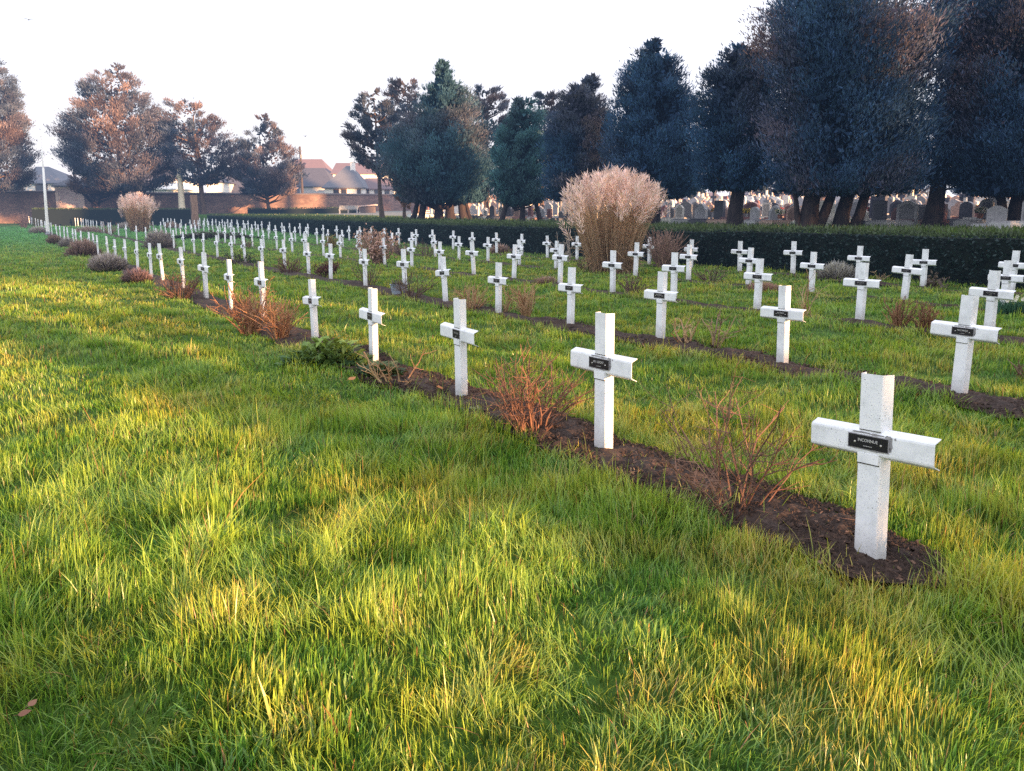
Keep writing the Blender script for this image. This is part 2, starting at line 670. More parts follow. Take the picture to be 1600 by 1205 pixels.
mb = MB()
for k in range(5):
    t = np.concatenate([np.arange(BED[k][2], 12, .05 if k < 2 else .25), np.arange(12, T_END, .5)])
    a, b = bed_edges(k, t)
    q = np.linspace(0, 1, 22 if k < 2 else 5)
    O = ROWS[k] + a[:, None] + (b - a)[:, None] * q[None, :]
    X = U[0] * t[:, None] + N[0] * O
    Y = U[1] * t[:, None] + N[1] * O
    edge = np.sin(q * math.pi)[None, :] ** .5
    Z = T(X, Y) + .006 + edge * (.008 + .05 * vnoise(X, Y, .075, 8) + .03 * vnoise(X, Y, .25, 9))
    nn, mm = X.shape
    i, j = np.meshgrid(np.arange(nn - 1), np.arange(mm - 1), indexing='ij')
    f = np.stack([i * mm + j, i * mm + j + 1, (i + 1) * mm + j + 1, (i + 1) * mm + j], -1).reshape(-1, 4)
    mb.add(np.stack([X, Y, Z], -1).reshape(-1, 3), f)
# crumbs of earth
oc = np.array([[1, 0, 0], [-1, 0, 0], [0, 1, 0], [0, -1, 0], [0, 0, 1], [0, 0, -1]], float)
of = np.array([[0, 2, 4], [2, 1, 4], [1, 3, 4], [3, 0, 4], [2, 0, 5], [1, 2, 5], [3, 1, 5], [0, 3, 5]])
for k, cnt, tmax in ((0, 22000, 10), (1, 5000, 14)):
    t = BED[k][2] + (tmax - BED[k][2]) * rng.random(cnt) ** 1.7
    a, b = bed_edges(k, t)
    o = ROWS[k] + a + (b - a) * rng.random(cnt)
    P = np.stack([U[0] * t + N[0] * o, U[1] * t + N[1] * o], -1)
    sz = .004 + .017 * rng.random(cnt) ** 1.8
    sc = rng.uniform(.6, 1.4, (cnt, 6, 3))
    v = oc[None] * sc * sz[:, None, None]
    an = rng.random(cnt) * 6.28
    ca, sa = np.cos(an)[:, None], np.sin(an)[:, None]
    v = np.stack([v[..., 0] * ca - v[..., 1] * sa, v[..., 0] * sa + v[..., 1] * ca, v[..., 2] * .8], -1)
    v += np.stack([P[:, 0], P[:, 1], T(P[:, 0], P[:, 1]) + .045], -1)[:, None, :]
    mb.add(v.reshape(-1, 3), (of[None] + (np.arange(cnt) * 6)[:, None, None]).reshape(-1, 3))
tag(mb.build('flower_bed_soil', M['soil']), kind='structure')

# ------------------------------------------------------------------ grass
def make_grass():
    # distance distribution
    d = np.concatenate([np.linspace(1.9, 10, 300), np.linspace(10.1, 105, 600)])
    dens = np.where(d < 4, 6200, 6200 * (4 / d) ** 1.78)
    half = R(36)
    lin = dens * d * 2 * half
    cdf = np.concatenate([[0], np.cumsum((lin[1:] + lin[:-1]) / 2 * np.diff(d))])
    n = int(cdf[-1])
    dd = np.interp(rng.random(n) * cdf[-1], cdf, d)
    az = (rng.random(n) * 2 - 1) * half
    x, y = dd * np.sin(az), dd * np.cos(az)
    # pull blades together into tufts
    cs = .05 + .006 * dd
    jx, jy = vnoise(x, y, .16, 21) - .5, vnoise(x, y, .16, 22) - .5
    x = x + jx * .07
    y = y + jy * .07
    p = N[0] * x + N[1] * y
    bare = vnoise(x, y, .35, 23)
    keep = ~in_bed(x + rng.normal(0, .035, n), y + rng.normal(0, .035, n)) & (p < HEDGE + .1) & ~((y > FAR_Y) & (x > -54)) & (y < WALL_Y - .3)
    tt = U[0] * x + U[1] * y
    keep |= in_bed(x, y) & (rng.random(n) < .02 + .10 * sstep(2.35, 2.0, tt))
    keep &= ~((bare < .16) & (rng.random(n) < .55))
    x, y, dd = x[keep], y[keep], dd[keep]
    n = len(x)
    big = vnoise(x, y, 1.1, 24)
    med = vnoise(x, y, .28, 25)
    fine = vnoise(x, y, .11, 26)
    h = (.040 + .085 * big * (.3 + 1.1 * med) + .06 * fine * med) * rng.uniform(.55, 1.25, n)
    tall = rng.random(n) < .06
    h = np.where(tall, h * 1.75, h) * (1 + .22 * (dd < 7))
    wd = .0040 * rng.uniform(.7, 1.5, n) * np.maximum(1, (dd / 4)) ** .86
    h = h * np.clip(1 + (dd - 12) * .006, 1, 1.35)
    cg = gp(455, 1120)
    coarse = ((vnoise(x, y, .5, 27) > .84) & (dd < 4.2)) | (np.hypot(x - cg[0], (y - cg[1]) * 1.2) < .34 * (.6 + .8 * vnoise(x, y, .2, 35)))
    cw = coarse & (rng.random(n) < .3)
    wd = np.where(cw, wd * 2.5, wd)
    h = np.where(coarse, h * 1.25, h)
    # lean follows a swirl field with scatter
    ang = vnoise(x, y, .55, 28) * 4 * math.pi + vnoise(x, y, .17, 29) * 3.2 + rng.normal(0, 1.15, n)
    lean = np.clip(.10 + .62 * vnoise(x, y, .4, 30) + rng.normal(0, .30, n), .03, 1.25)
    dx, dy = np.cos(ang), np.sin(ang)
    fa = ang + math.pi / 2 + rng.normal(0, .6, n)
    sx, sy = np.cos(fa) * wd / 2, np.sin(fa) * wd / 2
    z = T(x, y) - .006
    near = dd < 5.5
    mbg = MB()
    # colours
    dry = vnoise(x, y, .9, 31) * .6 + vnoise(x, y, .22, 32) * .6
    g1, g2, g3 = np.array([.085, .275, .042]), np.array([.285, .480, .072]), np.array([.60, .48, .13])
    q = rng.random(n)
    c = g1 + (g2 - g1) * np.clip(q * .8 + (med - .4) * .9, 0, 1)[:, None]
    dq = np.clip((dry - .56) * 1.7, 0, 1) * rng.random(n)
    c = c + (g3 - c) * dq[:, None]
    dead = rng.random(n) < .035
    c[dead] = np.array([.34, .25, .11]) * rng.uniform(.6, 1.1, (dead.sum(), 1))
    far = sstep(25, 70, dd)[:, None]
    c = c * (1 - far) + np.array([.13, .41, .15]) * far * rng.uniform(.8, 1.2, (n, 1))  # far blades coloured pale bluish green, haze put into the colour
    blue = vnoise(x, y, .7, 33)
    c = c * (1 + .12 * (np.stack([-(blue - .5), 0 * blue, (blue - .5) * 3], -1)))
    c = c * np.array([1.16, 1.22, 1.30])
    for sel, segs in ((near, 3), (~near, 2)):
        m = sel.sum()
        if not m:
            continue
        fr = np.linspace(0, 1, segs + 1)
        vs, cs_ = [], []
        for s_ in range(segs):
            t_ = fr[s_]
            bend = lean[sel] * h[sel] * t_ ** 1.7
            up = h[sel] * t_ * (1 - .28 * lean[sel] * t_)
            wt = (1 - .55 * t_) if s_ else .8
            for sg in (-1, 1):
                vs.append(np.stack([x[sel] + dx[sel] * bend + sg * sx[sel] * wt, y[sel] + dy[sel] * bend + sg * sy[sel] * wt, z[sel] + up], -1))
                cs_.append(c[sel] * (.16 + .95 * t_) * np.array([1 + .40 * t_, 1, 1]))  # roots darkened as shade between blades, redder upwards as sunlight
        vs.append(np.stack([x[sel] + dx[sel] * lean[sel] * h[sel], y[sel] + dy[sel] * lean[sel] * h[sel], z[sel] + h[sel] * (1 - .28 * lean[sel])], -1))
        cs_.append(c[sel] * np.array([1.75, 1.2, 1.0]))  # tip colour warmed to yellow, as if catching the sun
        k = 2 * segs + 1
        v = np.stack(vs, 1).reshape(-1, 3)
        cc = np.stack(cs_, 1).reshape(-1, 3)
        b = (np.arange(m) * k)[:, None]
        fs = []
        for s_ in range(segs - 1):
            fs.append(b + np.array([[2 * s_, 2 * s_ + 1, 2 * s_ + 3, 2 * s_ + 2]]))
        tri = b + np.array([[2 * segs - 2, 2 * segs - 1, 2 * segs]])
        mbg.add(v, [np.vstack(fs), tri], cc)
    print('blades', n)
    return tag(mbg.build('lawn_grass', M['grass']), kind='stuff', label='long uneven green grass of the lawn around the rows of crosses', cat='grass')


make_grass()
# rough grass on the bank behind the hedge
n = 26000
t = -8 + 112 * rng.random(n) ** 1.5
o = HEDGE + .9 + 9 * rng.random(n) ** 1.6
x, y = U[0] * t + N[0] * o, U[1] * t + N[1] * o
h = .10 + .16 * rng.random(n)
D = unit(np.stack([rng.normal(0, .5, n), rng.normal(0, .5, n), np.ones(n)], -1))
an = rng.random(n) * 6.28
mb = MB()
mb.kites(np.stack([x, y, T(x, y) - .02], -1), D, np.stack([np.cos(an), np.sin(an), 0 * an], -1), h, .03 + .03 * rng.random(n),
         np.array([.07, .11, .035]) * rng.uniform(.6, 1.4, (n, 1)))
tag(mb.build('bank_grass', M['grass']), kind='stuff', label='rough grass on the raised bank under the conifers', cat='grass')

# ------------------------------------------------------------------ crosses
ROT = math.atan2(-U[1], -U[0])            # local +x runs along the row towards us, front faces -y


def channel(w_, d_, splay, r=.012, th=.004, seg=3):
    """open sheet-metal U: web at y=0 facing -y, flanges running back; returns closed outline (x,y)"""
    k = d_ * math.tan(splay)

    def path(off):
        W = w_ / 2 - off
        rr = max(r - off, .002)
        pts = [(-W - k, d_)]
        for s_ in range(seg + 1):
            a = math.pi + (math.pi / 2 + splay * 0) * s_ / seg
            pts.append((-W + rr + rr * math.cos(a), off + rr + rr * math.sin(a)))
        for s_ in range(seg + 1):
            a = 1.5 * math.pi + (math.pi / 2) * s_ / seg
            pts.append((W - rr + rr * math.cos(a), off + rr + rr * math.sin(a)))
        pts.append((W + k, d_))
        return pts
    return path(0), path(th)


def sheet(mb, outer, inner, fn, a, b, m=0):
    """sweep the channel outline between stations a and b; fn maps (x,y,s) to 3-D"""
    k = len(outer)
    v = np.array([fn(x_, y_, s_) for s_ in (a, b) for pth in (outer, inner) for x_, y_ in pth])
    f = []
    for i_ in range(k - 1):
        f.append([i_, i_ + 1, 2 * k + i_ + 1, 2 * k + i_])
        f.append([k + i_ + 1, k + i_, 3 * k + i_, 3 * k + i_ + 1])
        f.append([i_ + 1, i_, k + i_, k + i_ + 1])
        f.append([2 * k + i_, 2 * k + i_ + 1, 3 * k + i_ + 1, 3 * k + i_])
    f.append([0, 2 * k, 3 * k, k])
    f.append([k - 1, 2 * k - 1, 4 * k - 1, 3 * k - 1])
    mb.add(v, np.array(f), (1, 1, 1), m)


PW, ARM_Z, ARM_H, ARM_L, POST_H = .122, .605, .112, .64, .92


def post_mb(ph=POST_H, az=ARM_Z):
    m_ = MB()
    o_, i_ = channel(PW, .058, R(12))
    sheet(m_, o_, i_, lambda x_, y_, s_: (x_, y_, s_), -.2, ph)
    m_.box((0, -.0015, az - ARM_H / 2 - .040), (PW - .010, .004, .0045), m=1)      # dark seam under the sleeve
    m_.box((.004, -.001, az + ARM_H / 2 + .0035), (PW - .012, .003, .0035), m=1)
    return m_


def bar_mb(az=ARM_Z, peel=False):
    m_ = MB()
    o_, i_ = channel(ARM_H, .046, R(16), r=.016)
    sheet(m_, o_, i_, lambda x_, y_, s_: (s_, y_ - .004, az + x_), -ARM_L / 2, ARM_L / 2)
    m_.box((0, -.0025, az - ARM_H / 2 - .014), (PW - .012, .005, .046))           # sleeve tab running down the post
    if peel:
        r2 = np.random.default_rng(5)

        def patch(cx_, cz_, wx, wz, k_=14):
            a_ = np.arange(k_) * 2 * math.pi / k_
            rr = r2.uniform(.5, 1.1, k_)
            m_.add(np.column_stack([cx_ + wx * rr * np.cos(a_), np.full(k_, -.0052), cz_ + wz * rr * np.sin(a_)]), [np.arange(k_)[None, :]], (1, 1, 1), 1)
        for c_ in ((-.05, .043, .06, .006), (.03, .041, .05, .006), (.10, .040, .022, .010), (.113, .010, .012, .034), (.110, -.016, .012, .012),
                   (.03, -.034, .07, .005), (-.06, -.032, .05, .006), (-.105, .0, .006, .03), (.135, .036, .007, .006)):
            patch(c_[0], az + .004 + c_[1], c_[2], c_[3])
    return m_


def plaque_mb(w_=.205, h_=.060, az=ARM_Z):
    m_ = MB()
    m_.box((0, -.0075, az + .004), (w_, .005, h_))
    m_.box((0, -.0068, az + .004), (w_ + .008, .004, h_ + .007), m=1)
    return m_


def strokes_mb(kind, w_=.205, h_=.060, az=ARM_Z, seed=0):
    """worn lettering: rows of short pale strokes and a rule"""
    m_ = MB()
    rr = random.Random(seed)
    x_ = -w_ * .30
    while x_ < w_ * .30:
        q = rr.uniform(.006, .011)
        hh = h_ * .23
        m_.box((x_ + q / 2, -.0106, az + .004 + h_ * .14), (.0022, .001, hh))
        if rr.random() < .6:
            m_.box((x_ + q * .7, -.0106, az + .004 + h_ * .14 + rr.choice([-1, 1, 0]) * hh * .4), (q * .6, .001, .0022))
        x_ += q + .004
    m_.box((0, -.0106, az + .004 - h_ * .28), (w_ * .2, .001, .0022))
    return m_


def text_obj(txt, size, az, parent, dz=.008, width=None):
    c_ = bpy.data.curves.new('lettering', 'FONT')
    c_.body = txt
    c_.size = size
    c_.align_x = 'CENTER'
    c_.align_y = 'CENTER'
    c_.extrude = .0006
    c_.offset = .0002
    tmp = bpy.data.objects.new('lettering', c_)
    col.objects.link(tmp)
    dg = bpy.context.evaluated_depsgraph_get()
    me = bpy.data.meshes.new_from_object(tmp.evaluated_get(dg))
    bpy.data.objects.remove(tmp)
    me.transform(Matrix.Translation((0, -.0112, az + .004 + dz)) @ Matrix.Rotation(math.pi / 2, 4, 'X'))
    me.materials.clear()
    me.materials.append(M['letters'])
    o = bpy.data.objects.new('lettering', me)
    col.objects.link(o)
    o.parent = parent
    return o


protos = {}


def proto_meshes():
    d = {}
    d['post'] = post_mb().build('post', [M['paint'], M['seam']], smooth=False)
    d['crossbar'] = bar_mb().build('crossbar', [M['paint'], M['peel']])
    d['plaque'] = plaque_mb().build('plaque', [M['plaque'], M['peel']])
    for q in range(4):
        d['strokes%d' % q] = strokes_mb(0, seed=q).build('lettering', M['letters'])
    # one mesh for the tiny far crosses
    m_ = post_mb()
    b_ = bar_mb()
    far = MB()
    far.V, far.C, far.n = m_.V[:], m_.C[:], m_.n
    far.F = m_.F[:]
    for q_, (v_, c_) in enumerate(zip(b_.V, b_.C)):
        far.V.append(v_)
        far.C.append(c_)
    for f_, mi in b_.F:
        far.F.append((f_ + m_.n, mi))
    far.n += b_.n
    far.box((0, -.0075, ARM_Z + .004), (.2, .005, .06), m=1)
    d['far'] = far.build('white_grave_cross', [M['paint'], M['plaque']])
    meshes = {k: o.data for k, o in d.items()}
    for o in d.values():
        bpy.data.objects.remove(o)
    return meshes


PM = proto_meshes()
ORD = ['nearest', 'second', 'third', 'fourth', 'fifth', 'sixth', 'seventh', 'eighth', 'ninth', 'tenth', 'eleventh', 'twelfth', 'thirteenth',
       'fourteenth', 'fifteenth', 'sixteenth', 'seventeenth', 'eighteenth', 'nineteenth', 'twentieth', 'twenty-first', 'twenty-second',
       'twenty-third', 'twenty-fourth', 'twenty-fifth', 'twenty-sixth', 'twenty-seventh', 'twenty-eighth', 'twenty-ninth', 'thirtieth']
ROWNAME = ['front row', 'second row', 'middle row', 'fourth row', 'back row by the hedge']
GROUPS = ['crosses in the front row', 'crosses in the second row', 'crosses in the middle row', 'crosses in the fourth row', 'crosses in the back row']


def part(name, mesh, parent):
    o = bpy.data.objects.new(name, mesh)
    col.objects.link(o)
    o.parent = parent
    return o


def place_cross(k, px, idx, lean=0.0, hs=1.0, txt=None, small_plaque=False, extra='', near=False, P=None):
    if P is None:
        P = on_row(k, px)
    zc = P[1]
    apparent = F * .92 / zc
    far = apparent < 17
    lab = ''
    if idx < 30 and not far:
        pos = 'nearest' if idx == 0 else ORD[idx] + ' from near end'
        lab = 'white cross %s, %s of %s' % (extra, pos, ROWNAME[k]) if extra else 'white metal grave cross, %s of the %s' % (pos, ROWNAME[k])
    else:
        lab = 'tiny distant white cross toward the far end of the %s' % ROWNAME[k]
    rz = ROT + random.gauss(0, .03)
    if far:
        o = bpy.data.objects.new('white_grave_cross', PM['far'])
        col.objects.link(o)
        r = tag(o, lab, 'cross', GROUPS[k])
    else:
        r = empty('white_grave_cross', P, 0, lab, 'cross', GROUPS[k])
    r.location = [float(v) for v in P]
    tilt = random.gauss(0, .012) * (0 if near else 1)
    r.rotation_euler = (Matrix.Rotation(rz, 4, 'Z') @ Matrix.Rotation(lean + tilt, 4, 'Y') @ Matrix.Rotation(random.gauss(0, .02), 4, 'X')).to_euler()
    s_ = hs * random.uniform(.97, 1.03)
    if near:
        s_ = hs * 1.02
        r.location.z -= .03
    r.scale = (s_ if hs > .95 else 1, 1, s_)
    if far:
        return r
    if near:
        part('post', post_mb().build('tmp', [M['paint'], M['seam']]).data, r)
        part('crossbar', bar_mb(peel=True).build('tmp', [M['paint'], M['peel']]).data, r)
        for o in [o for o in col.objects if o.name.startswith('tmp')]:
            bpy.data.objects.remove(o)
    else:
        part('post', PM['post'], r)
        part('crossbar', PM['crossbar'], r)
    if small_plaque:
        pw, phh = .125, .072
    elif txt:
        pw, phh = .205, .060
    else:
        pw, phh = .19, .06
    if txt or small_plaque:
        pl = plaque_mb(pw, phh).build('plaque', [M['plaque'], M['peel']], r)
    else:
        pl = part('plaque', PM['plaque'], r)
    if txt:
        text_obj(txt, .0195, ARM_Z, pl)
        mr = MB()
        mr.box((0, -.0106, ARM_Z + .004 - .017), (.045, .001, .002))
        mr.build('rule', M['letters'], pl)
        for sx_ in (-1, 1):
            mv = MB()
            mv.lathe([(.0001, .004), (.003, .0035), (.0048, .001), (.005, 0)], sides=10)
            ov = mv.build('rivet', M['rivet'], pl)
            ov.matrix_local = Matrix.Translation((sx_ * .068, -.0100, ARM_Z + .001)) @ Matrix.Rotation(math.pi / 2, 4, 'X')
    elif apparent > 34 or small_plaque:
        if small_plaque:
            strokes_mb(0, pw, phh, seed=9).build('lettering', M['letters'], pl)
        else:
            part('lettering', PM['strokes%d' % (idx % 4)], pl)
    return r


row_px = [
    [1350, 936, 716, 580, 489, 410, 360, 320, 285, 253, 235, 214, 196, 181, 169, 153, 148, 140, 127, 119, 114.5, 107, 100, 94, 89, 81, 77, 71, 66.5, 64, 60, 56, 52, 49, 46, 43.5, 41],
    [1493, 1218, 1028, 888, 776, 694, 631, 569, 515, 481, 444, 409, 382, 362, 339, 317, 303, 287, 271, 260, 244, 228, 213, 197, 185, 173, 170, 162, 158, 152, 146, 142, 138, 135, 130, 127, 122, 118],
    [1541, 1340, 1180, 1050, 955, 873, 801, 739, 686, 642, 600, 563, 531, 504.5, 475, 456, 432, 412, 394, 378, 366, 351],
    [1565, 1410, 1265, 1167, 1073.7, 991, 926, 867, 810, 761, 716, 679, 643, 612, 580, 558, 535, 512, 495, 478, 461],
    [1577, 1440, 1338, 1237, 1154, 1078, 1013, 958, 900, 854, 814, 775, 738, 707, 675, 649, 623, 600, 580, 563, 545, 526, 505, 481],
]
notes = {
    (0, 0): dict(txt='INCONNUE', extra='with flaking paint, plaque reading INCONNUE', near=True, lean=-.05),
    (0, 1): dict(txt='M.F. LEFORT', extra='beside the reddish twig bush', near=True, hs=1.06, lean=-.02),
    (0, 2): dict(small_plaque=True, extra='with small square plaque', hs=.97),
    (0, 3): dict(small_plaque=True, extra='standing in green leaves', hs=.96),
    (0, 4): dict(small_plaque=True, extra='shorter than its neighbours', hs=.90, lean=-.05),
    (1, 0): dict(txt='INCONNUE', extra='with a plaque reading INCONNUE', near=True),
    (1, 1): dict(txt='INCONNUE'),
    (1, 2): dict(txt='INCONNUE'),
    (1, 5): dict(lean=-.06), (1, 12): dict(lean=-.12), (2, 11): dict(lean=-.16), (2, 10): dict(lean=-.06), (3, 1): dict(lean=.05), (1, 10): dict(lean=-.04),
    (1, 6): dict(extra='with a grey pot at its foot'),
    (3, 0): dict(extra='over the daffodil leaves'),
}
CROSS = {}
for k in range(5):
    pts = [on_row(k, px) for px in row_px[k]]
    for idx, P in enumerate(pts):
        jit = random.gauss(0, .03)
        kw = notes.get((k, idx), {})
        CROSS[(k, idx)] = place_cross(k, None, idx, P=P, **kw)
    # carry the row on into the distance at its own spacing
    t = float(U @ pts[-1][:2])
    idx = len(pts)
    while k >= 2:
        t += 2.05 + random.gauss(0, .05)
        if t > 99 or idx > 45:
            break
        if random.random() < .12:
            continue
        q = U * t + N * (ROWS[k] + random.gauss(0, .05))
        if q[1] > FAR_Y - 1.5:
            break
        place_cross(k, None, idx, P=np.array([q[0], q[1], float(T(q[0], q[1]))]))
        idx += 1

# ------------------------------------------------------------------ hedges
def hedge(name, p0, p1, thick, hfun, label, dens, leaf):
    p0, p1 = np.array(p0, float), np.array(p1, float)
    L = np.linalg.norm(p1 - p0)
    u = (p1 - p0) / L
    nn = np.array([u[1], -u[0]])
    m_ = MB()
    K = int(L / 1.0) + 2
    s = np.linspace(0, L, K)
    # ragged core
    prof = np.array([[0, -.3], [0.03, .35], [.02, 1.0], [.35, 1.02], [.7, 1.01], [1.0, .98], [1, -.3]])
    V = []
    for q in s:
        base = p0 + u * q
        z0 = float(T(*(base - nn * .4)))
        h = hfun(q) - .05
        for a, b in prof:
            xy = base + nn * (.06 + a * (thick - .12)) + nn * random.uniform(-.02, .02)
            V.append([xy[0], xy[1], z0 + (b * h if b > 0 else -.3)])
    k = len(prof)
    i, j = np.meshgrid(np.arange(K - 1), np.arange(k - 1), indexing='ij')
    m_.add(V, np.stack([i * k + j, i * k + j + 1, (i + 1) * k + j + 1, (i + 1) * k + j], -1).reshape(-1, 4), (1, 1, 1), 1)
    m_.add(V[:k], [np.arange(k)[None, :]], (1, 1, 1), 1)
    # leaves over front, top, ends
    area_n = int(L * 2.4 * dens)
    q = rng.random(area_n) ** 1.35 * L
    side = rng.random(area_n)
    hh = np.array([hfun(v) for v in q]) if area_n < 200000 else hfun(q)
    front = side < .62
    a = np.where(front, rng.normal(.02, .035, area_n), rng.random(area_n) * thick)
    b = np.where(front, rng.random(area_n) * hh, hh + rng.normal(-.01, .03, area_n))
    wob = .05 * (vnoise(q, b * 2, 1.3, 41) - .5)
    base = p0 + u * q[:, None]
    z0 = T(base[:, 0] - nn[0] * .4, base[:, 1] - nn[1] * .4)
    xy = base + nn * (a + wob)[:, None]
    P = np.column_stack([xy, z0 + b + .04 * (vnoise(q, 0 * q, .9, 42) - .5)])
    outw = np.where(front[:, None], np.append(-nn, .3), np.array([0, 0, 1.0]))
    D = unit(outw + rng.normal(0, .65, (area_n, 3)))
    S = unit(np.cross(D, rng.normal(0, 1, (area_n, 3))))
    sz = leaf * rng.uniform(.6, 1.4, area_n)
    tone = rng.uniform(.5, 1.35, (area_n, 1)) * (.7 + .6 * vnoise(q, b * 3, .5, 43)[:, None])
    c = np.where(front[:, None], np.array([.026, .050, .052]), np.array([.060, .092, .042])) * tone  # front coloured as bluish shade, top as lit green
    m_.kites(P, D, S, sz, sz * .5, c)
    return tag(m_.build(name, [M['leaf'], M['hedgecore']]), label, 'hedge')


hedge('clipped_hedge', U * -9 + N * HEDGE, U * 99 + N * HEDGE, 1.05, lambda q: 1.17 + 0 * q, 'long low dark green clipped hedge behind the back row of crosses', 300, .085)
cor = U * 101 + N * HEDGE
hedge('tall_hedge', (-52.3, FAR_Y - 1.0), (-34.6, FAR_Y - 1.0), 1.1, lambda q: 1.80 + 0 * q, 'taller dark clipped hedge closing the far end of the rows', 120, .15)

# ------------------------------------------------------------------ trees
def tree(name, label, Y, prof, trunks, dens=1.0, c=(.028, .042, .046), c2=(.07, .058, .046), warm=.15, loose=False, group=None, spray=.135, bark='darkbark', base_px=None, depth=1.0, up=.5, seed=0, cat='tree'):
    r_ = np.random.default_rng(seed + 77)
    prof = sorted(prof, key=lambda q: -q[0])
    zz, xl, xr = [], [], []
    for py, a, b in prof:
        pa, pb = at(a, py, Y), at(b, py, Y)
        zz.append(pa[2])
        xl.append(pa[0])
        xr.append(pb[0])
    zz, xl, xr = map(np.array, (zz, xl, xr))
    bx = at(base_px if base_px else trunks[0][0], YH, Y)[0]
    gz = float(T(bx, Y))
    root = empty(name, (bx, Y, gz), 0, label, cat, group)
    off = np.array([bx, Y, gz])
    # crown
    zs = np.linspace(zz[0], zz[-1], 200)
    Wd = np.interp(zs, zz, xr) - np.interp(zs, zz, xl)
    area = np.trapezoid(Wd, zs) if hasattr(np, 'trapezoid') else np.trapz(Wd, zs)
    ntot = int(area * 2500 * dens * (31.0 / Y) ** .95)
    L0 = spray * (Y / 31.0) ** .5
    nb = int(area * (5.0 if loose else 8.5) * dens ** .5 * (31.0 / Y) ** .5) + 25
    pdf = Wd + .25
    cdf = np.cumsum(pdf) / pdf.sum()
    bz = np.interp(r_.random(nb), cdf, zs)
    ph = r_.random(nb) * 2 * math.pi
    xc = (np.interp(bz, zz, xl) + np.interp(bz, zz, xr)) / 2
    hw = np.maximum((np.interp(bz, zz, xr) - np.interp(bz, zz, xl)) / 2, .1)
    mod = .84 + .34 * vnoise(ph * 1.6, bz, 1.25, 50 + seed) * (1.0 if not loose else 1.1)
    mod = np.where(r_.random(nb) < .12, mod * 1.12, mod)
    Rx, Ry = hw * mod, hw * mod * depth
    end = np.stack([xc + Rx * np.cos(ph), Y + Ry * np.sin(ph), bz], -1)
    st = np.stack([xc * .6 + bx * .4 + 0 * ph, np.full(nb, Y), bz - up * hw * .9], -1)
    st[:, 2] = np.maximum(st[:, 2], gz + .25 * (zz[0] - gz) + .2)
    per = np.maximum(3, (ntot * (hw * mod) / (hw * mod).sum())).astype(int)
    bi = np.repeat(np.arange(nb), per)
    m = len(bi)
    s_ = (.34 if not loose else .68) + (.70 if not loose else .36) * r_.random(m) ** .8
    sig = ((.05 + .055 * hw[bi]) if loose else (.07 + .06 * hw[bi]))
    P = st[bi] + (end - st)[bi] * s_[:, None] + r_.normal(0, 1, (m, 3)) * sig[:, None] * np.array([1, 1, .8])
    bd = unit((end - st))[bi]
    D = unit(bd * .7 + np.array([0, 0, up + .15]) + r_.normal(0, .40, (m, 3)))
    S = unit(np.cross(D, r_.normal(0, 1, (m, 3))))
    L = L0 * r_.uniform(.6, 1.5, m) * (1.25 if loose else 1.1)
    tone = r_.uniform(.75, 1.25, nb) * (.62 + .76 * vnoise(ph * 1.9 + 3, bz, .9, 65 + seed)) * (r_.uniform(.6, 1.35, nb) if loose else 1.0)
    hue = np.clip(vnoise(ph * 2 + 9, bz, 1.6, 60 + seed) * 1.6 - .8 + warm * 2 * r_.random(nb), 0, 1)
    cc = np.array(c) + (np.array(c2) - np.array(c)) * hue[:, None]
    C = cc[bi] * tone[bi][:, None] * r_.uniform(.78, 1.22, (m, 1)) * (.6 + .45 * s_[:, None])  # sprays coloured darker towards the trunk, as inner shade
    ok = P[:, 2] > zz[0] - .25 * r_.random(m)
    P, D, S, L, C = P[ok], D[ok], S[ok], L[ok], C[ok]
    m = len(P)
    mb = MB()
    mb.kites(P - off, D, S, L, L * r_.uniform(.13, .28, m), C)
    # inner growth that closes the crown, its shade put into a darker colour
    mi = int(m * (.04 if loose else .20))
    b2 = r_.integers(0, nb, mi)
    Pi = st[b2] + (end - st)[b2] * (r_.uniform(.15, .72, mi))[:, None] + r_.normal(0, .12, (mi, 3)) * hw[b2][:, None]
    Pi[:, 2] = np.maximum(Pi[:, 2], zz[0] + .1)
    Di = unit(r_.normal(0, 1, (mi, 3)) + np.array([0, 0, .4]))
    Li = L0 * r_.uniform(1.4, 2.6, mi)
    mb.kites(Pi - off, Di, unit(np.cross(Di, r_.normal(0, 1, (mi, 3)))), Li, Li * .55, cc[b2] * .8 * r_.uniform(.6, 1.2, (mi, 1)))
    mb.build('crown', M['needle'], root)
    # trunk and limbs
    mb = MB()
    zc = zz[0]
    for px, tpx, wpx, frac in trunks:
        x0 = at(px, YH, Y)[0]
        ztop = gz + (zz[-1] - gz) * frac
        tx = at(tpx, YH, Y)[0]
        rad = wpx / F * Y / 2
        k = 9
        q = np.linspace(0, 1, k)
        pts = np.stack([x0 + (tx - x0) * q ** .8 + r_.normal(0, .05, k) * rad * 2, Y + r_.normal(0, .06, k) * rad * 2 + .3 * rad * q, gz - .15 + (ztop - gz) * q], -1)
        rr = rad * (1 - .8 * q)
        rr[0] *= 1.18
        mb.tube(pts - off, rr, 9)
        for _ in range(4):                       # buttress ridges
            a = r_.random() * 6.28
            e = pts[:5].copy()
            e[:, 0] += np.cos(a) * rr[:5] * .55
            e[:, 1] += np.sin(a) * rr[:5] * .55
            mb.tube(e - off, rr[:5] * .4, 5)
    order = np.argsort(-hw * r_.random(nb))[:26]
    for b_ in order:
        a, e = st[b_], end[b_]
        mid = (a + e) / 2 + np.array([0, 0, -.08 * hw[b_]])
        pts = np.array([a, mid, a + (e - a) * .92])
        rr = .02 * hw[b_] + .02
        mb.tube(pts - off, [rr * 1.5, rr, rr * .3], 5)
    mb.build('trunk', M[bark], root, smooth=True)
    return root


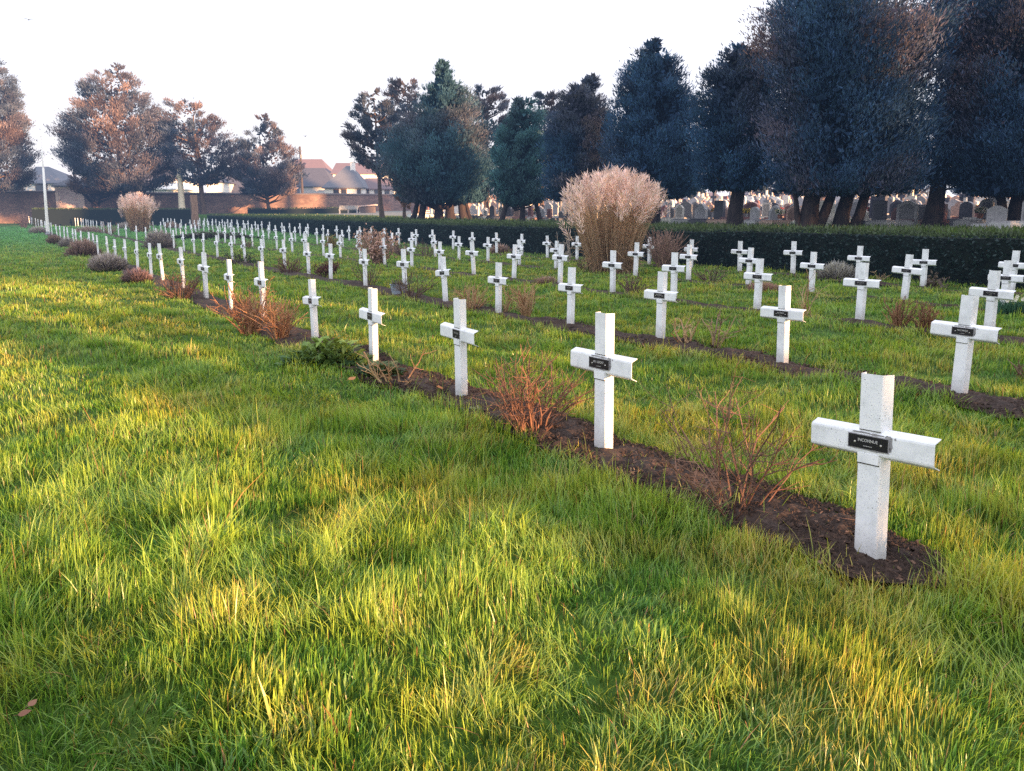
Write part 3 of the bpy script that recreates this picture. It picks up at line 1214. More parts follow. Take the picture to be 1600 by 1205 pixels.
DK = dict(c=(.042, .097, .200), c2=(.090, .098, .15), warm=.06)  # blue of shade and haze put into the foliage, here and in crowns below
WARM = dict(c=(.080, .105, .160), c2=(.190, .143, .145), warm=.28, bark='bark')  # sunlit brown and haze blue both put into the foliage colour
GT = 'dark conifers standing behind the hedge'
GF = 'conifers standing in front of the far wall'
tree('conifer_tree', 'broad tall conifer cut off by the left edge of the photo', 106, [(95, -60, -2), (150, -80, 22), (200, -85, 30), (240, -85, 38), (270, -80, 40), (297, -70, 28)], [(-20, -20, 14, .8)], .8, loose=True, group=GF, seed=1, **WARM)
tree('conifer_tree', 'broadest conifer of the far left group, with a pale trunk behind the plume grass', 104, [(99, 172, 184), (130, 133, 214), (160, 130, 235), (200, 112, 250), (240, 112, 262), (262, 126, 262), (280, 142, 262), (292, 150, 250), (299, 165, 225)], [(197, 190, 11, .85)], .72, loose=True, group=GF, seed=2, **WARM)
tree('conifer_tree', 'loose conifer with open crown standing beside the cream column', 105, [(148, 270, 284), (162, 260, 312), (200, 257, 346), (230, 262, 368), (258, 270, 374), (280, 285, 350), (288, 300, 335)], [(319, 312, 9, .85)], .55, loose=True, group=GF, seed=3, **WARM)
tree('conifer_tree', 'smaller pointed conifer left of the tarred utility pole', 106, [(178, 407, 415), (200, 390, 432), (230, 375, 454), (258, 370, 464), (285, 372, 462), (303, 385, 455)], [(422, 412, 6, .8)], .75, loose=True, group=GF, seed=4, **WARM)
tree('conifer_tree', 'thin sparse conifer with a tall bare trunk right of the hip roofed house', 68, [(141, 572, 590), (160, 560, 612), (200, 543, 620), (235, 550, 622), (262, 572, 620), (280, 588, 610)], [(597, 590, 8, .92)], .62, loose=True, group=GT, seed=5, **WARM)
tree('conifer_tree', 'tall warm lit conifer rising behind the spired conifer', 76, [(124, 610, 650), (150, 602, 662), (200, 600, 680), (240, 605, 680), (270, 615, 670)], [(655, 640, 8, .9)], .65, loose=True, group=GT, seed=6, **WARM)
tree('conifer_tree', 'large dense conifer with a pointed spire and several thick trunks', 60, [(95, 690, 694), (120, 679, 711), (150, 662, 738), (190, 637, 750), (230, 608, 764), (268, 600, 770), (298, 612, 765), (314, 625, 752)], [(684, 690, 14, .9), (643, 668, 9, .4), (657, 672, 12, .4), (704, 700, 16, .5), (726, 712, 14, .5), (737, 716, 6, .4)], 1.5, group=GT, seed=7, c=(.050, .116, .170), c2=(.12, .115, .15), warm=.10)
tree('conifer_tree', 'warm lit conifer with a pink trunk between two dark bluish conifers', 70, [(135, 750, 774), (160, 737, 793), (200, 742, 797), (250, 752, 795), (285, 755, 790)], [(760, 762, 9, .9)], .7, loose=True, group=GT, seed=8, **WARM)
tree('conifer_tree', 'slender warm lit conifer behind the bluish pointed conifer', 64, [(144, 836, 866), (180, 838, 880), (230, 840, 885), (280, 845, 880)], [(846, 850, 8, .9)], .9, loose=True, group=GT, seed=9, **WARM)
tree('conifer_tree', 'bluish pointed conifer with low skirts left of the dead topped one', 52, [(150, 816, 834), (180, 797, 848), (220, 782, 856), (260, 776, 862), (298, 778, 860), (316, 786, 850)], [(782, 815, 9, .8), (816, 818, 9, .8), (846, 826, 9, .5)], 1.5, group=GT, seed=10, c=(.060, .145, .180), c2=(.09, .125, .17), warm=.05)
tree('conifer_tree', 'rounded dark conifer with dead bare twigs at its top', 47, [(118, 926, 938), (134, 892, 932), (155, 870, 948), (200, 857, 957), (250, 851, 960), (290, 852, 956), (312, 862, 950)], [(905, 905, 16, .9)], 1.5, group=GT, seed=11, c=(.042, .095, .190), c2=(.19, .135, .12), warm=.08)
tree('conifer_tree', 'dense dark conifer tapering to a point just right of the plume grass', 42, [(64, 1020, 1026), (90, 987, 1048), (120, 972, 1067), (150, 965, 1078), (200, 955, 1086), (250, 950, 1092), (290, 953, 1086), (306, 970, 1070)], [(1022, 1022, 22, .9)], 1.5, group=GT, seed=12, **DK)
tree('conifer_tree', 'dark conifer with two peaks and one straight slender trunk', 36, [(64, 1160, 1170), (85, 1130, 1186), (120, 1102, 1206), (170, 1088, 1212), (220, 1085, 1208), (268, 1088, 1202), (294, 1100, 1190)], [(1150, 1155, 25, .9)], 1.35, group=GT, seed=13, **DK)
tree('conifer_tree', 'largest conifer, sunlit reddish on the right, on twisted multiple trunks', 32, [(-60, 1270, 1370), (-20, 1220, 1420), (0, 1202, 1438), (50, 1186, 1452), (100, 1198, 1455), (150, 1208, 1460), (200, 1200, 1458), (250, 1206, 1448), (280, 1218, 1438), (300, 1245, 1428)], [(1263, 1290, 28, .9), (1276, 1330, 18, .55), (1253, 1230, 11, .3), (1314, 1345, 24, .6), (1334, 1375, 18, .55)], 1.4, group=GT, seed=14, c=(.044, .092, .186), c2=(.26, .15, .115), warm=.13)  # c2 puts the red of sunlit patches into the foliage
tree('conifer_tree', 'thin crowned conifer on a straight dark trunk, sky showing between branches', 33, [(-70, 1455, 1490), (-20, 1440, 1510), (60, 1438, 1500), (130, 1440, 1490), (200, 1430, 1510), (250, 1425, 1515), (285, 1435, 1500)], [(1455, 1475, 27, .95)], .65, loose=True, group=GT, seed=15, **DK)
tree('conifer_tree', 'big dark conifer filling the right edge of the photo', 32, [(-90, 1540, 1680), (-30, 1490, 1720), (30, 1472, 1730), (90, 1476, 1730), (150, 1468, 1730), (220, 1470, 1725), (270, 1478, 1710), (302, 1505, 1690)], [(1592, 1600, 34, .9), (1572, 1540, 16, .5)], 1.35, group=GT, seed=16, c=(.044, .092, .190), c2=(.20, .13, .13), warm=.08)
tree('bare_bush', 'brownish leafless bush between hut and broad conifer', 109.5, [(258, 130, 185), (275, 118, 200), (292, 112, 205), (303, 115, 200)], [(150, 150, 3, .6)], .55, loose=True, seed=17, c=(.10, .075, .07), c2=(.15, .10, .08), warm=.3, cat='bush')
tree('small_tree', 'small orange leaved tree under the left edge of the spired conifer', 66, [(296, 622, 642), (306, 620, 646), (316, 624, 644), (324, 627, 637)], [(632, 632, 7, .9)], .7, loose=True, seed=18, c=(.20, .11, .06), c2=(.30, .17, .09), warm=.5, bark='bark')
tree('small_tree', 'dark round shrub beside the white house at far left', 116, [(278, 10, 25), (286, 4, 32), (298, 4, 33)], [(18, 18, 3, .5)], .8, seed=19, c=(.04, .05, .05), c2=(.06, .06, .06), cat='bush')
for q, (a, b, t_, w_) in enumerate([(1180, 1240, 262, 10), (1225, 1300, 268, 10), (1345, 1400, 262, 9), (1395, 1450, 270, 9), (1490, 1560, 258, 10), (1545, 1620, 262, 10), (1060, 1110, 268, 8)]):
    tree('background_tree', ['pale hazy tree far behind the gravestones left of the twisted trunks', 'grey green tree far behind the twisted trunks', 'hazy tree between the twisted and straight trunks', 'hazy tree just left of the straight dark trunk', 'hazy tree behind tall gravestones at right', 'hazy tree at the far right edge behind the graves', 'hazy tree behind the wall right of the plume grass'][q], 104 + q,
         [(t_, (a + b) / 2 - 8, (a + b) / 2 + 8), (t_ + 15, a + 6, b - 6), (t_ + 32, a, b), (t_ + 46, a + 8, b - 8)], [((a + b) / 2, (a + b) / 2, 4, .8)], .8, loose=True, seed=30 + q, c=(.045, .06, .06), c2=(.09, .08, .06), warm=.25, group='trees far behind the gravestones')

# a belt of trees behind the photographer: these break the low sun into streaks across the lawn
E2 = np.array([SUN_AZ[0], SUN_AZ[1]])
E1 = np.array([-SUN_AZ[1], SUN_AZ[0]])     # across the sun, to the right and away


def belt_tree(wc, D, rad, h, low, seed, dens):
    r_ = np.random.default_rng(900 + seed)
    q = E1 * wc + E2 * D
    gz = float(T(*q))
    root = empty('conifer_tree', (q[0], q[1], gz), 0, 'conifer in the belt of trees behind the viewpoint', 'tree', 'conifers behind the viewpoint')
    n_ = int(dens * rad * h * 260)
    z = low + (h - low) * r_.random(n_) ** .9
    rr = rad * np.clip((1 - ((z - low) / (h - low)) ** 2.2), .06, 1) * np.minimum(1, (z - low) / .8 + .4) * np.sqrt(r_.random(n_)) * (.75 + .5 * vnoise(z, r_.random(n_) * 3, .9, 70 + seed))
    a = r_.random(n_) * 6.28
    P = np.stack([rr * np.cos(a), rr * np.sin(a), z], -1)
    D_ = unit(np.stack([np.cos(a), np.sin(a), .6 + 0 * a], -1) + r_.normal(0, .5, (n_, 3)))
    L = r_.uniform(.3, .6, n_)
    m_ = MB()
    m_.kites(P, D_, unit(np.cross(D_, r_.normal(0, 1, (n_, 3)))), L, L * .45, np.array([.035, .05, .04]) * r_.uniform(.6, 1.4, (n_, 1)))
    m_.build('crown', M['needle'], root)
    m_ = MB()
    m_.tube(np.array([[0, 0, -.2], [.03, .02, h * .4], [0, 0, h * .8]]), [.16 + rad * .06, .1 + rad * .03, .03], 8)
    m_.build('trunk', M['darkbark'], root)


for q, (wc, D, rad, h, low, dens) in enumerate([
        (-9, 44, 3.2, 12, .6, 1.2), (-4.2, 40, 1.2, 9, .6, 1.0), (.5, 40, .35, 8.5, .3, .9),
        (3.5, 40, .42, 9, .3, 1.5), (4.9, 52, .16, 8, .3, 1.5), (5.9, 46, .2, 7, .3, 1.2), (7.75, 42, .55, 9, .3, 1.5),
        (6.6, 41, 4.2, 14, 7.5, 1.0), (10.5, 40, 1.7, 14, .3, 1.6), (13.0, 44, 1.5, 16, .4, 1.5), (15.6, 41, 2.2, 17, .4, 1.5), (19.0, 45, 3.0, 25, .5, 1.3), (22.8, 42, 3.2, 25, .6, 1.2),
        (27.0, 44, 2.6, 25, .6, 1.1), (31.4, 46, 2.2, 14, 1, .8), (32.7, 45, 1.3, 27.5, 19.3, 1.6), (34.6, 46, 1.5, 27.5, 19.3, 1.6), (35.6, 43, 3.0, 25, 1, 1.1), (41.3, 45, 1.2, 21, 1, 1.0), (44, 45, 2.4, 27, 15, 1.1), (48.5, 43, 2.4, 27, 15, 1.1), (52.5, 45, 1.8, 27, 15, 1.1), (57.0, 45, .6, 27, 14, 1.3), (60.2, 46, .5, 27, 14, 1.3), (67, 44, 3.2, 27, 13, 1.1), (74, 45, 3.4, 27, 13, 1.1)]):
    belt_tree(wc, D, rad, h, low, q, dens)

# ------------------------------------------------------------------ far wall, hut, houses
def wall_run(label, x0, x1, y0, y1, ztop0, ztop1, steps=24):
    root = empty('stone_wall', ((x0 + x1) / 2, (y0 + y1) / 2, float(T((x0 + x1) / 2, (y0 + y1) / 2))), 0, label, 'wall')
    off = np.array(root.location)
    s = np.linspace(0, 1, steps)
    m_, c_ = MB(), MB()
    X, Y_, Zt = x0 + (x1 - x0) * s, y0 + (y1 - y0) * s, ztop0 + (ztop1 - ztop0) * s
    V, C = [], []
    for x, y, z in zip(X, Y_, Zt):
        g = float(T(x, y)) - .4
        V += [[x, y, g], [x, y, z], [x, y + .5, z], [x, y + .5, g]]
        zc = z + random.uniform(-.03, .03)
        C += [[x, y - .08, z + .003], [x, y - .06, zc + .14], [x, y + .25, zc + .24], [x, y + .58, zc + .1], [x, y + .58, z + .003]]
    i = np.arange(steps - 1)[:, None, None]
    j = np.arange(3)[None, :, None]
    f = np.concatenate([i * 4 + j, i * 4 + j + 4, i * 4 + j + 5, i * 4 + j + 1], -1).reshape(-1, 4)
    m_.add(np.array(V) - off, f)
    m_.add(np.array(V[:4]) - off, np.array([[0, 1, 2, 3]]))
    m_.add(np.array(V[-4:]) - off, np.array([[3, 2, 1, 0]]))
    m_.build('masonry', M['wall'], root)
    j = np.arange(4)[None, :, None]
    f = np.concatenate([i * 5 + j, i * 5 + j + 5, i * 5 + j + 6, i * 5 + j + 1], -1).reshape(-1, 4)
    c_.add(np.array(C) - off, f)
    c_.build('coping', M['coping'], root)
    return root


wall_run('old rubble stone wall in shade left of the square hut', -82, at(86, 300, WALL_Y)[0], 112, 112, 4.72, 4.72, 20)
wall_run('long old rubble stone wall right of the square hut, partly sunlit', at(131, 300, WALL_Y)[0] - .3, 62, 112, 130, 4.6, 4.2, 70)


def house(label, Y, x0, x1, eave, ridge, rx0, rx1, depth, wall='render', roof='slate', windows=(), chimneys=(), base=None, name='house', over=.35):
    A, B = at(x0, eave, Y), at(x1, eave, Y)
    X0, X1, ze = A[0], B[0], A[2]
    Rp, Rq = at(rx0, ridge, Y + depth / 2), at(rx1, ridge, Y + depth / 2)
    gz = float(T((X0 + X1) / 2, Y))
    zb = gz - .5 if base is None else at(x0, base, Y)[2]
    root = empty(name, ((X0 + X1) / 2, Y, zb), 0, label, 'house')
    off = np.array(root.location)
    m_ = MB()
    V = np.array([[X0, Y, zb], [X1, Y, zb], [X1, Y + depth, zb], [X0, Y + depth, zb], [X0, Y, ze], [X1, Y, ze], [X1, Y + depth, ze], [X0, Y + depth, ze]]) - off
    m_.add(V, np.array([[0, 1, 5, 4], [1, 2, 6, 5], [2, 3, 7, 6], [3, 0, 4, 7], [4, 5, 6, 7]]))
    zr = Rp[2]
    if abs(Rp[0] - X0) < .8:
        m_.add(np.array([[X0, Y, ze + .01], [X0, Y + depth, ze + .01], [X0, Y + depth / 2, zr - .1]]) - off, np.array([[0, 2, 1]]))
    if abs(Rq[0] - X1) < .8:
        m_.add(np.array([[X1, Y, ze + .01], [X1, Y + depth, ze + .01], [X1, Y + depth / 2, zr - .1]]) - off, np.array([[0, 1, 2]]))
    m_.build('wall', M[wall], root)
    r_ = MB()
    o = over
    E_ = np.array([[X0 - o, Y - o, ze - .05], [X1 + o, Y - o, ze - .05], [X1 + o, Y + depth + o, ze - .05], [X0 - o, Y + depth + o, ze - .05], [Rp[0], Y + depth / 2, zr], [Rq[0], Y + depth / 2, zr]]) - off
    if abs(Rp[0] - X0) < .8:
        E_[4, 0] = X0 - o - off[0]
    if abs(Rq[0] - X1) < .8:
        E_[5, 0] = X1 + o - off[0]
    E2_ = E_ + np.array([0, 0, .14])
    VV = np.vstack([E_, E2_])
    r_.add(VV, [np.array([[6, 7, 11, 10], [8, 9, 10, 11], [0, 1, 7, 6], [1, 2, 8, 7], [2, 3, 9, 8], [3, 0, 6, 9]]), np.array([[7, 8, 11], [9, 6, 10]])])
    rf = r_.build('roof', M[roof], root)
    for cx, wpx, yt, yb in chimneys:
        p = at(cx, yt, Y + depth * .42)
        q = at(cx, yb, Y + depth * .42)
        ww = wpx / F * Y
        c_ = MB()
        c_.box(((p[0]) - off[0], Y + depth * .42 - off[1], (p[2] + q[2]) / 2 - off[2] - .3), (ww, ww * .8, p[2] - q[2] + .6))
        c_.box((p[0] - off[0], Y + depth * .42 - off[1], p[2] - off[2] + .05), (ww * 1.15, ww * .95, .12))
        c_.build('chimney', M['render' if wall != 'greyrender' else 'quoin'], rf)
    for a, b, c, d in windows:
        p, q = at(a, d, Y), at(c, b, Y)
        cx, cz, ww, hh = (p[0] + q[0]) / 2, (p[2] + q[2]) / 2, q[0] - p[0], q[2] - p[2]
        f_ = MB()
        f_.box((cx - off[0], -.02, cz - off[2]), (ww + .16, .08, hh + .16))
        wf = f_.build('window', M['brownframe'], root)
        g_ = MB()
        for sx in (-1, 1):
            g_.box((cx + sx * ww * .25 - off[0], -.07, cz - off[2]), (ww * .44, .03, hh * .9))
        g_.build('pane', M['glass'], wf)
    return root


house('white bungalow with slate hip roof left of the flagpole', 126, 36, 97, 287, 262, 54, 76, 9, windows=[(57, 289, 73, 299)])
house('white house at the left edge of the photo half hidden by a shrub', 128, -60, 11, 284, 268, -50, -5, 9)
house('house under a dark roof behind the broadest conifer', 150, 204, 268, 290, 255, 216, 262, 10, roof='darkslate', wall='render', windows=[(212, 293, 218, 299)])
house('modern white flat roofed house beside the cream column', 134, 250, 288, 279.5, 277, 251, 287, 8, roof='coping', over=.15)
house('low white annex with a shallow pitched roof left of the cream column', 127, 233, 282, 296, 288, 258, 280, 5, roof='render', over=.4)
house('house with slate roof behind the loose conifer', 140, 322, 345, 285, 272, 326, 341, 8, roof='darkslate')
house('wide dark slate roofed house behind the smaller pointed conifer', 145, 345, 468, 303, 262, 362, 440, 11, roof='darkslate', wall='greyrender')
house('tall house with red tiled roof and white chimney behind the utility pole', 165, 450, 515, 278, 250, 455, 503, 11, roof='tile', wall='greyrender', chimneys=[(508, 6, 262, 276)])
house('grey house with dark slate roof right of the utility pole', 140, 468, 520, 292, 264, 469, 506, 9, roof='darkslate', wall='greyrender')
house('white gabled house with red roof behind the slate hip roof', 158, 520, 602, 272, 256, 526, 600, 10, roof='tile')
house('white house with steep slate hip roof, white chimney and brown windows', 124, 507, 567, 294, 261, 541, 549, 8.4, windows=[(522, 296, 529, 304.5), (534, 295.5, 541, 304.5), (559, 296, 563, 305)], chimneys=[(551, 7, 254, 268)])
house('low wing with pinkish tiled roof joined beside the slate hip roofed house', 127, 568, 614, 296, 280, 569, 608, 8, roof='tile', windows=[(571, 297, 576, 306), (586, 297, 592, 306), (602, 298, 608, 306)])
for q, (a, b, e, r, l) in enumerate([(1040, 1062, 303, 296, 'small white house glimpsed right of the plume grass behind the wall'), (1066, 1094, 304, 298, 'sunlit white house behind the wall, middle of three'),
                                  (1106, 1122, 308, 302, 'narrow sunlit white house just left of the slender trunk'), (1178, 1200, 303, 296, 'pale house glimpsed right of the slender trunk'),
                                  (1415, 1440, 318 - 14, 298, 'pale house glimpsed left of the straight dark trunk')]):
    house(l, 150 + 3 * q, a, b, e, r, a + 2, b - 2, 8, roof='tile', windows=[((a + b) / 2 - 2, e + 2, (a + b) / 2 + 2, e + 7)])

# square hut with pyramid roof standing at the wall
h0, h1 = at(86, 292, 110.5), at(130, 292, 110.5)
hx, hw_ = (h0[0] + h1[0]) / 2, (h1[0] - h0[0])
gz = float(T(hx, 112))
hut = empty('square_hut', (hx, 112.2, gz), 0, 'square masonry hut with pyramid slate roof built into the far wall', 'hut')
m_ = MB()
hz = h0[2] - gz
m_.box((0, 0, hz / 2 - .2), (hw_, hw_, hz + .4))
m_.build('wall', M['hutwall'], hut)
m_ = MB()
for sx in (-1, 1):
    for k_ in range(9):
        ww = .55 if k_ % 2 else .36
        m_.box((sx * (hw_ / 2 - ww / 2 + .02), -hw_ / 2 - .005, .2 + k_ * .42), (ww, .06, .40))
m_.box((0, -hw_ / 2 - .01, hz - .14), (hw_ + .1, .08, .22))
m_.build('quoins', M['quoin'], hut)
m_ = MB()
o = hw_ / 2 + .3
zt = at(104, 276, 112.2)[2] - gz
m_.add([[-o, -o, hz], [o, -o, hz], [o, o, hz], [-o, o, hz], [-o, -o, hz + .15], [o, -o, hz + .15], [o, o, hz + .15], [-o, o, hz + .15], [0, 0, zt]],
       [np.array([[0, 1, 5, 4], [1, 2, 6, 5], [2, 3, 7, 6], [3, 0, 4, 7], [3, 2, 1, 0]]), np.array([[4, 5, 8], [5, 6, 8], [6, 7, 8], [7, 4, 8]])])
rf = m_.build('roof', M['slate'], hut)
m_ = MB()
m_.lathe([(.0, .35), (.14, .25), (.18, .1), (.1, -.05), (.22, -.15)], (0, 0, zt), 10)
m_.build('finial', M['quoin'], rf)

# flagpole, cream column, stele, utility pole, bench
P = gp(75, 367)
top = at(64, 214, P[1])
fp = empty('flagpole', P, 0, 'tall white tapered flagpole at the edge of the lawn', 'flagpole')
hh = top[2] - P[2]
lean = top[0] - P[0]
m_ = MB()
m_.tube([(0, 0, -.2), (lean * .35, 0, hh * .35), (lean * .69, 0, hh * .69)], [.115, .10, .075], 12)
m_.build('lower_pole', M['pole'], fp, True)
m_ = MB()
m_.tube([(lean * .685, 0, hh * .685), (lean, 0, hh)], [.055, .04], 10)
m_.lathe([(.0001, .10), (.05, .05), (.05, 0), (.0, -.04)], (lean, 0, hh), 8)
m_.build('upper_pole', M['pole'], fp, True)
m_ = MB()
m_.lathe([(.2, -.1), (.2, .06), (.13, .09), (.12, .25)], sides=14)
m_.build('base_collar', M['metal'], fp)

Yc = 103.5
cb = at(284.5, 326, Yc)
gz = float(T(cb[0], Yc))
ct = at(281, 264, Yc)
cl = empty('stone_column', (cb[0], Yc, gz), 0, 'slim cream stone column behind the tall hedge', 'column')
hh = ct[2] - gz
m_ = MB()
m_.lathe([(.46, -.3), (.46, .5), (.40, .6), (.37, 1.0), (.30, hh * .78), (.29, hh * .8)], sides=14)
m_.build('shaft', M['cream'], cl, True)
m_ = MB()
m_.lathe([(.29, hh * .8), (.40, hh * .82), (.40, hh * .86), (.27, hh * .89), (.25, hh), (.0, hh + .05)], sides=14)
m_.build('capital', M['cream'], cl, True)

P = gp(306, 358)
tp = at(305, 305, P[1])
st_ = empty('memorial_stele', P, ROT, 'tall weathered brown memorial pillar in the ivy among the crosses', 'monument')
hh = tp[2] - P[2]
m_ = MB()
m_.box((0, 0, hh / 2 - .2), (.42, .62, hh + .4), taper=.93)
m_.build('pillar', M['wood'], st_)
m_ = MB()
m_.box((0, -.316, hh * .62), (.30, .02, hh * .35))
m_.build('inscription_panel', M['coping'], st_)
m_ = MB()
m_.box((0, 0, .12), (.85, 1.0, .3))
m_.build('plinth', M['coping'], st_)

Yp = 117
pb, pt_ = at(473, 306, Yp), at(471.5, 229, Yp)
gz = float(T(pb[0], Yp))
up_ = empty('utility_pole', (pb[0], Yp, gz), 0, 'dark tarred utility pole behind the far wall', 'pole')
m_ = MB()
m_.tube([(0, 0, -.3), (-.03, 0, (pt_[2] - gz) * .5), (-.1, 0, pt_[2] - gz)], [.19, .16, .13], 8)
m_.build('pole', M['darkwood'], up_)
m_ = MB()
m_.box((-.05, -.2, pt_[2] - gz - .6), (.5, .12, .12))
m_.box((.1, -.25, pt_[2] - gz - 1.3), (.22, .2, .45))
m_.build('bracket', M['metal'], up_)

B0 = at(529, 342, 99.5)
B1 = at(559, 342, 99.5)
bz_ = float(T((B0[0] + B1[0]) / 2, 99.5))
bn = empty('slatted_bench', ((B0[0] + B1[0]) / 2, 99.6, bz_), 0, 'grey slatted bench on the bank behind the hedge', 'bench')
bw = B1[0] - B0[0]
m_ = MB()
for q in range(4):
    m_.box((0, .05 + q * .11, .45), (bw, .09, .04))
m_.build('seat', M['bench'], bn)
m_ = MB()
for q in range(3):
    m_.box((0, .46 + .03 * q, .58 + q * .14), (bw, .035, .10))
m_.build('backrest', M['bench'], bn)
for sx in (-1, 0, 1):
    m_ = MB()
    m_.box((sx * bw * .45, .22, .2), (.08, .45, .46))
    m_.box((sx * bw * .45, .50, .48), (.08, .06, .86))
    m_.build('leg', M['metal'], bn)
# low lean-to slab and dark low hedge near the lit wall
q0, q1 = at(562, 334, 104), at(586, 334, 104)
gz = float(T((q0[0] + q1[0]) / 2, 104))
sh = empty('low_shelter', ((q0[0] + q1[0]) / 2, 104, gz), 0, 'low slab roofed store with pale top beside the lit wall', 'shed')
m_ = MB()
m_.box((0, .6, .35), (q1[0] - q0[0] - .2, 1.2, .8))
m_.build('wall', M['coping'], sh)
m_ = MB()
m_.extrude([(-1.05, .72), (1.05, .86), (1.05, 1.0), (-1.05, .82)], (0, -.15, 0), (1, 0, 0), (0, 0, 1), (0, 1.5, 0))
m_.build('roof', M['quoin'], sh)
q0, q1 = at(388, 336, 105), at(560, 336, 105)
hedge('low_hedge', (q0[0], 105.5), (q1[0], 105.5), .8, lambda q: .62 + 0 * q, 'low dark hedge along the foot of the sunlit wall', 60, .16)

# ------------------------------------------------------------------ cemetery beyond the hedge
COLS = {
    'grey granite': ((.36, .355, .37), 'stone'), 'pale limestone': ((.60, .56, .51), 'stone'), 'dark polished granite': ((.07, .07, .09), 'granite'),
    'dark red granite': ((.20, .095, .09), 'granite'), 'pinkish stone': ((.42, .29, .24), 'stone'), 'weathered dark stone': ((.20, .195, .20), 'stone'), 'white marble': ((.66, .65, .63), 'stone'),
}


def outline(kind, w_, h_):
    if kind == 'arched top':
        return [(-w_ / 2, 0), (w_ / 2, 0), (w_ / 2, h_ * .72)] + [(w_ / 2 * math.cos(a), h_ * .72 + h_ * .28 * math.sin(a)) for a in np.linspace(.25, math.pi - .25, 9)] + [(-w_ / 2, h_ * .72)]
    if kind == 'gabled top':
        return [(-w_ / 2, 0), (w_ / 2, 0), (w_ / 2, h_ * .80), (w_ * .12, h_), (-w_ * .12, h_), (-w_ / 2, h_ * .80)]
    if kind == 'shouldered top':
        return [(-w_ / 2, 0), (w_ / 2, 0), (w_ / 2, h_ * .66), (w_ * .3, h_ * .74)] + [(w_ * .3 * math.cos(a), h_ * .76 + h_ * .24 * math.sin(a)) for a in np.linspace(.1, math.pi - .1, 7)] + [(-w_ * .3, h_ * .74), (-w_ / 2, h_ * .66)]
    if kind == 'flat top':
        return [(-w_ / 2, 0), (w_ / 2, 0), (w_ / 2 * .94, h_), (-w_ / 2 * .94, h_)]
    if kind == 'wavy top':
        return [(-w_ / 2, 0), (w_ / 2, 0), (w_ / 2, h_ * .8), (w_ * .25, h_ * .88), (0, h_), (-w_ * .2, h_ * .98), (-w_ / 2, h_ * .7)]
    # cross
    a, b = w_ * .13, h_ * .72
    return [(-a * 1.3, 0), (a * 1.3, 0), (a, b - a), (w_ * .42, b - a), (w_ * .42, b + a), (a, b + a), (a, h_), (-a, h_), (-a, b + a), (-w_ * .42, b + a), (-w_ * .42, b - a), (-a, b - a)]


def zone(px):
    for lim, s_ in ((770, 'under the spired conifer'), (885, 'left of the plume grass'), (1035, 'behind the plume grass'), (1140, 'right of the plume grass'),
                    (1250, 'left of the twisted trunks'), (1310, 'between the twisted trunks'), (1445, 'left of the straight trunk'), (1560, 'right of the straight trunk')):
        if px < lim:
            return s_
    return 'at the right edge'


tr_xy = [np.array(o.location[:2]) for o in scene.objects if o.type == 'EMPTY' and o.get('category') == 'tree']
cand = []
p_ = 10.8
while p_ < 60:
    t_ = -6.0 + random.random()
    while t_ < 95:
        q = U * (t_ + random.gauss(0, .15)) + N * (HEDGE + p_ + random.gauss(0, .18))
        t_ += .92 + p_ * .008 + random.random() * .45
        if q[1] < 30:
            continue
        z = float(T(*q))
        px, py = project((q[0], q[1], z))
        if not (655 < px < 1625) or q[1] > 108:
            continue
        if px < 760 and random.random() < .6:
            continue
        if min(np.hypot(*(q - c_)) for c_ in tr_xy) < 1.1:
            continue
        cand.append((q[1], q, z, px, p_))
    p_ += 1.75 + p_ * .014
cand.sort(key=lambda c_: c_[0])
rest = cand[285:]
cand = cand[:285]
kinds = ['arched top', 'gabled top', 'shouldered top', 'flat top', 'wavy top', 'cross']
tomb_cache = {}
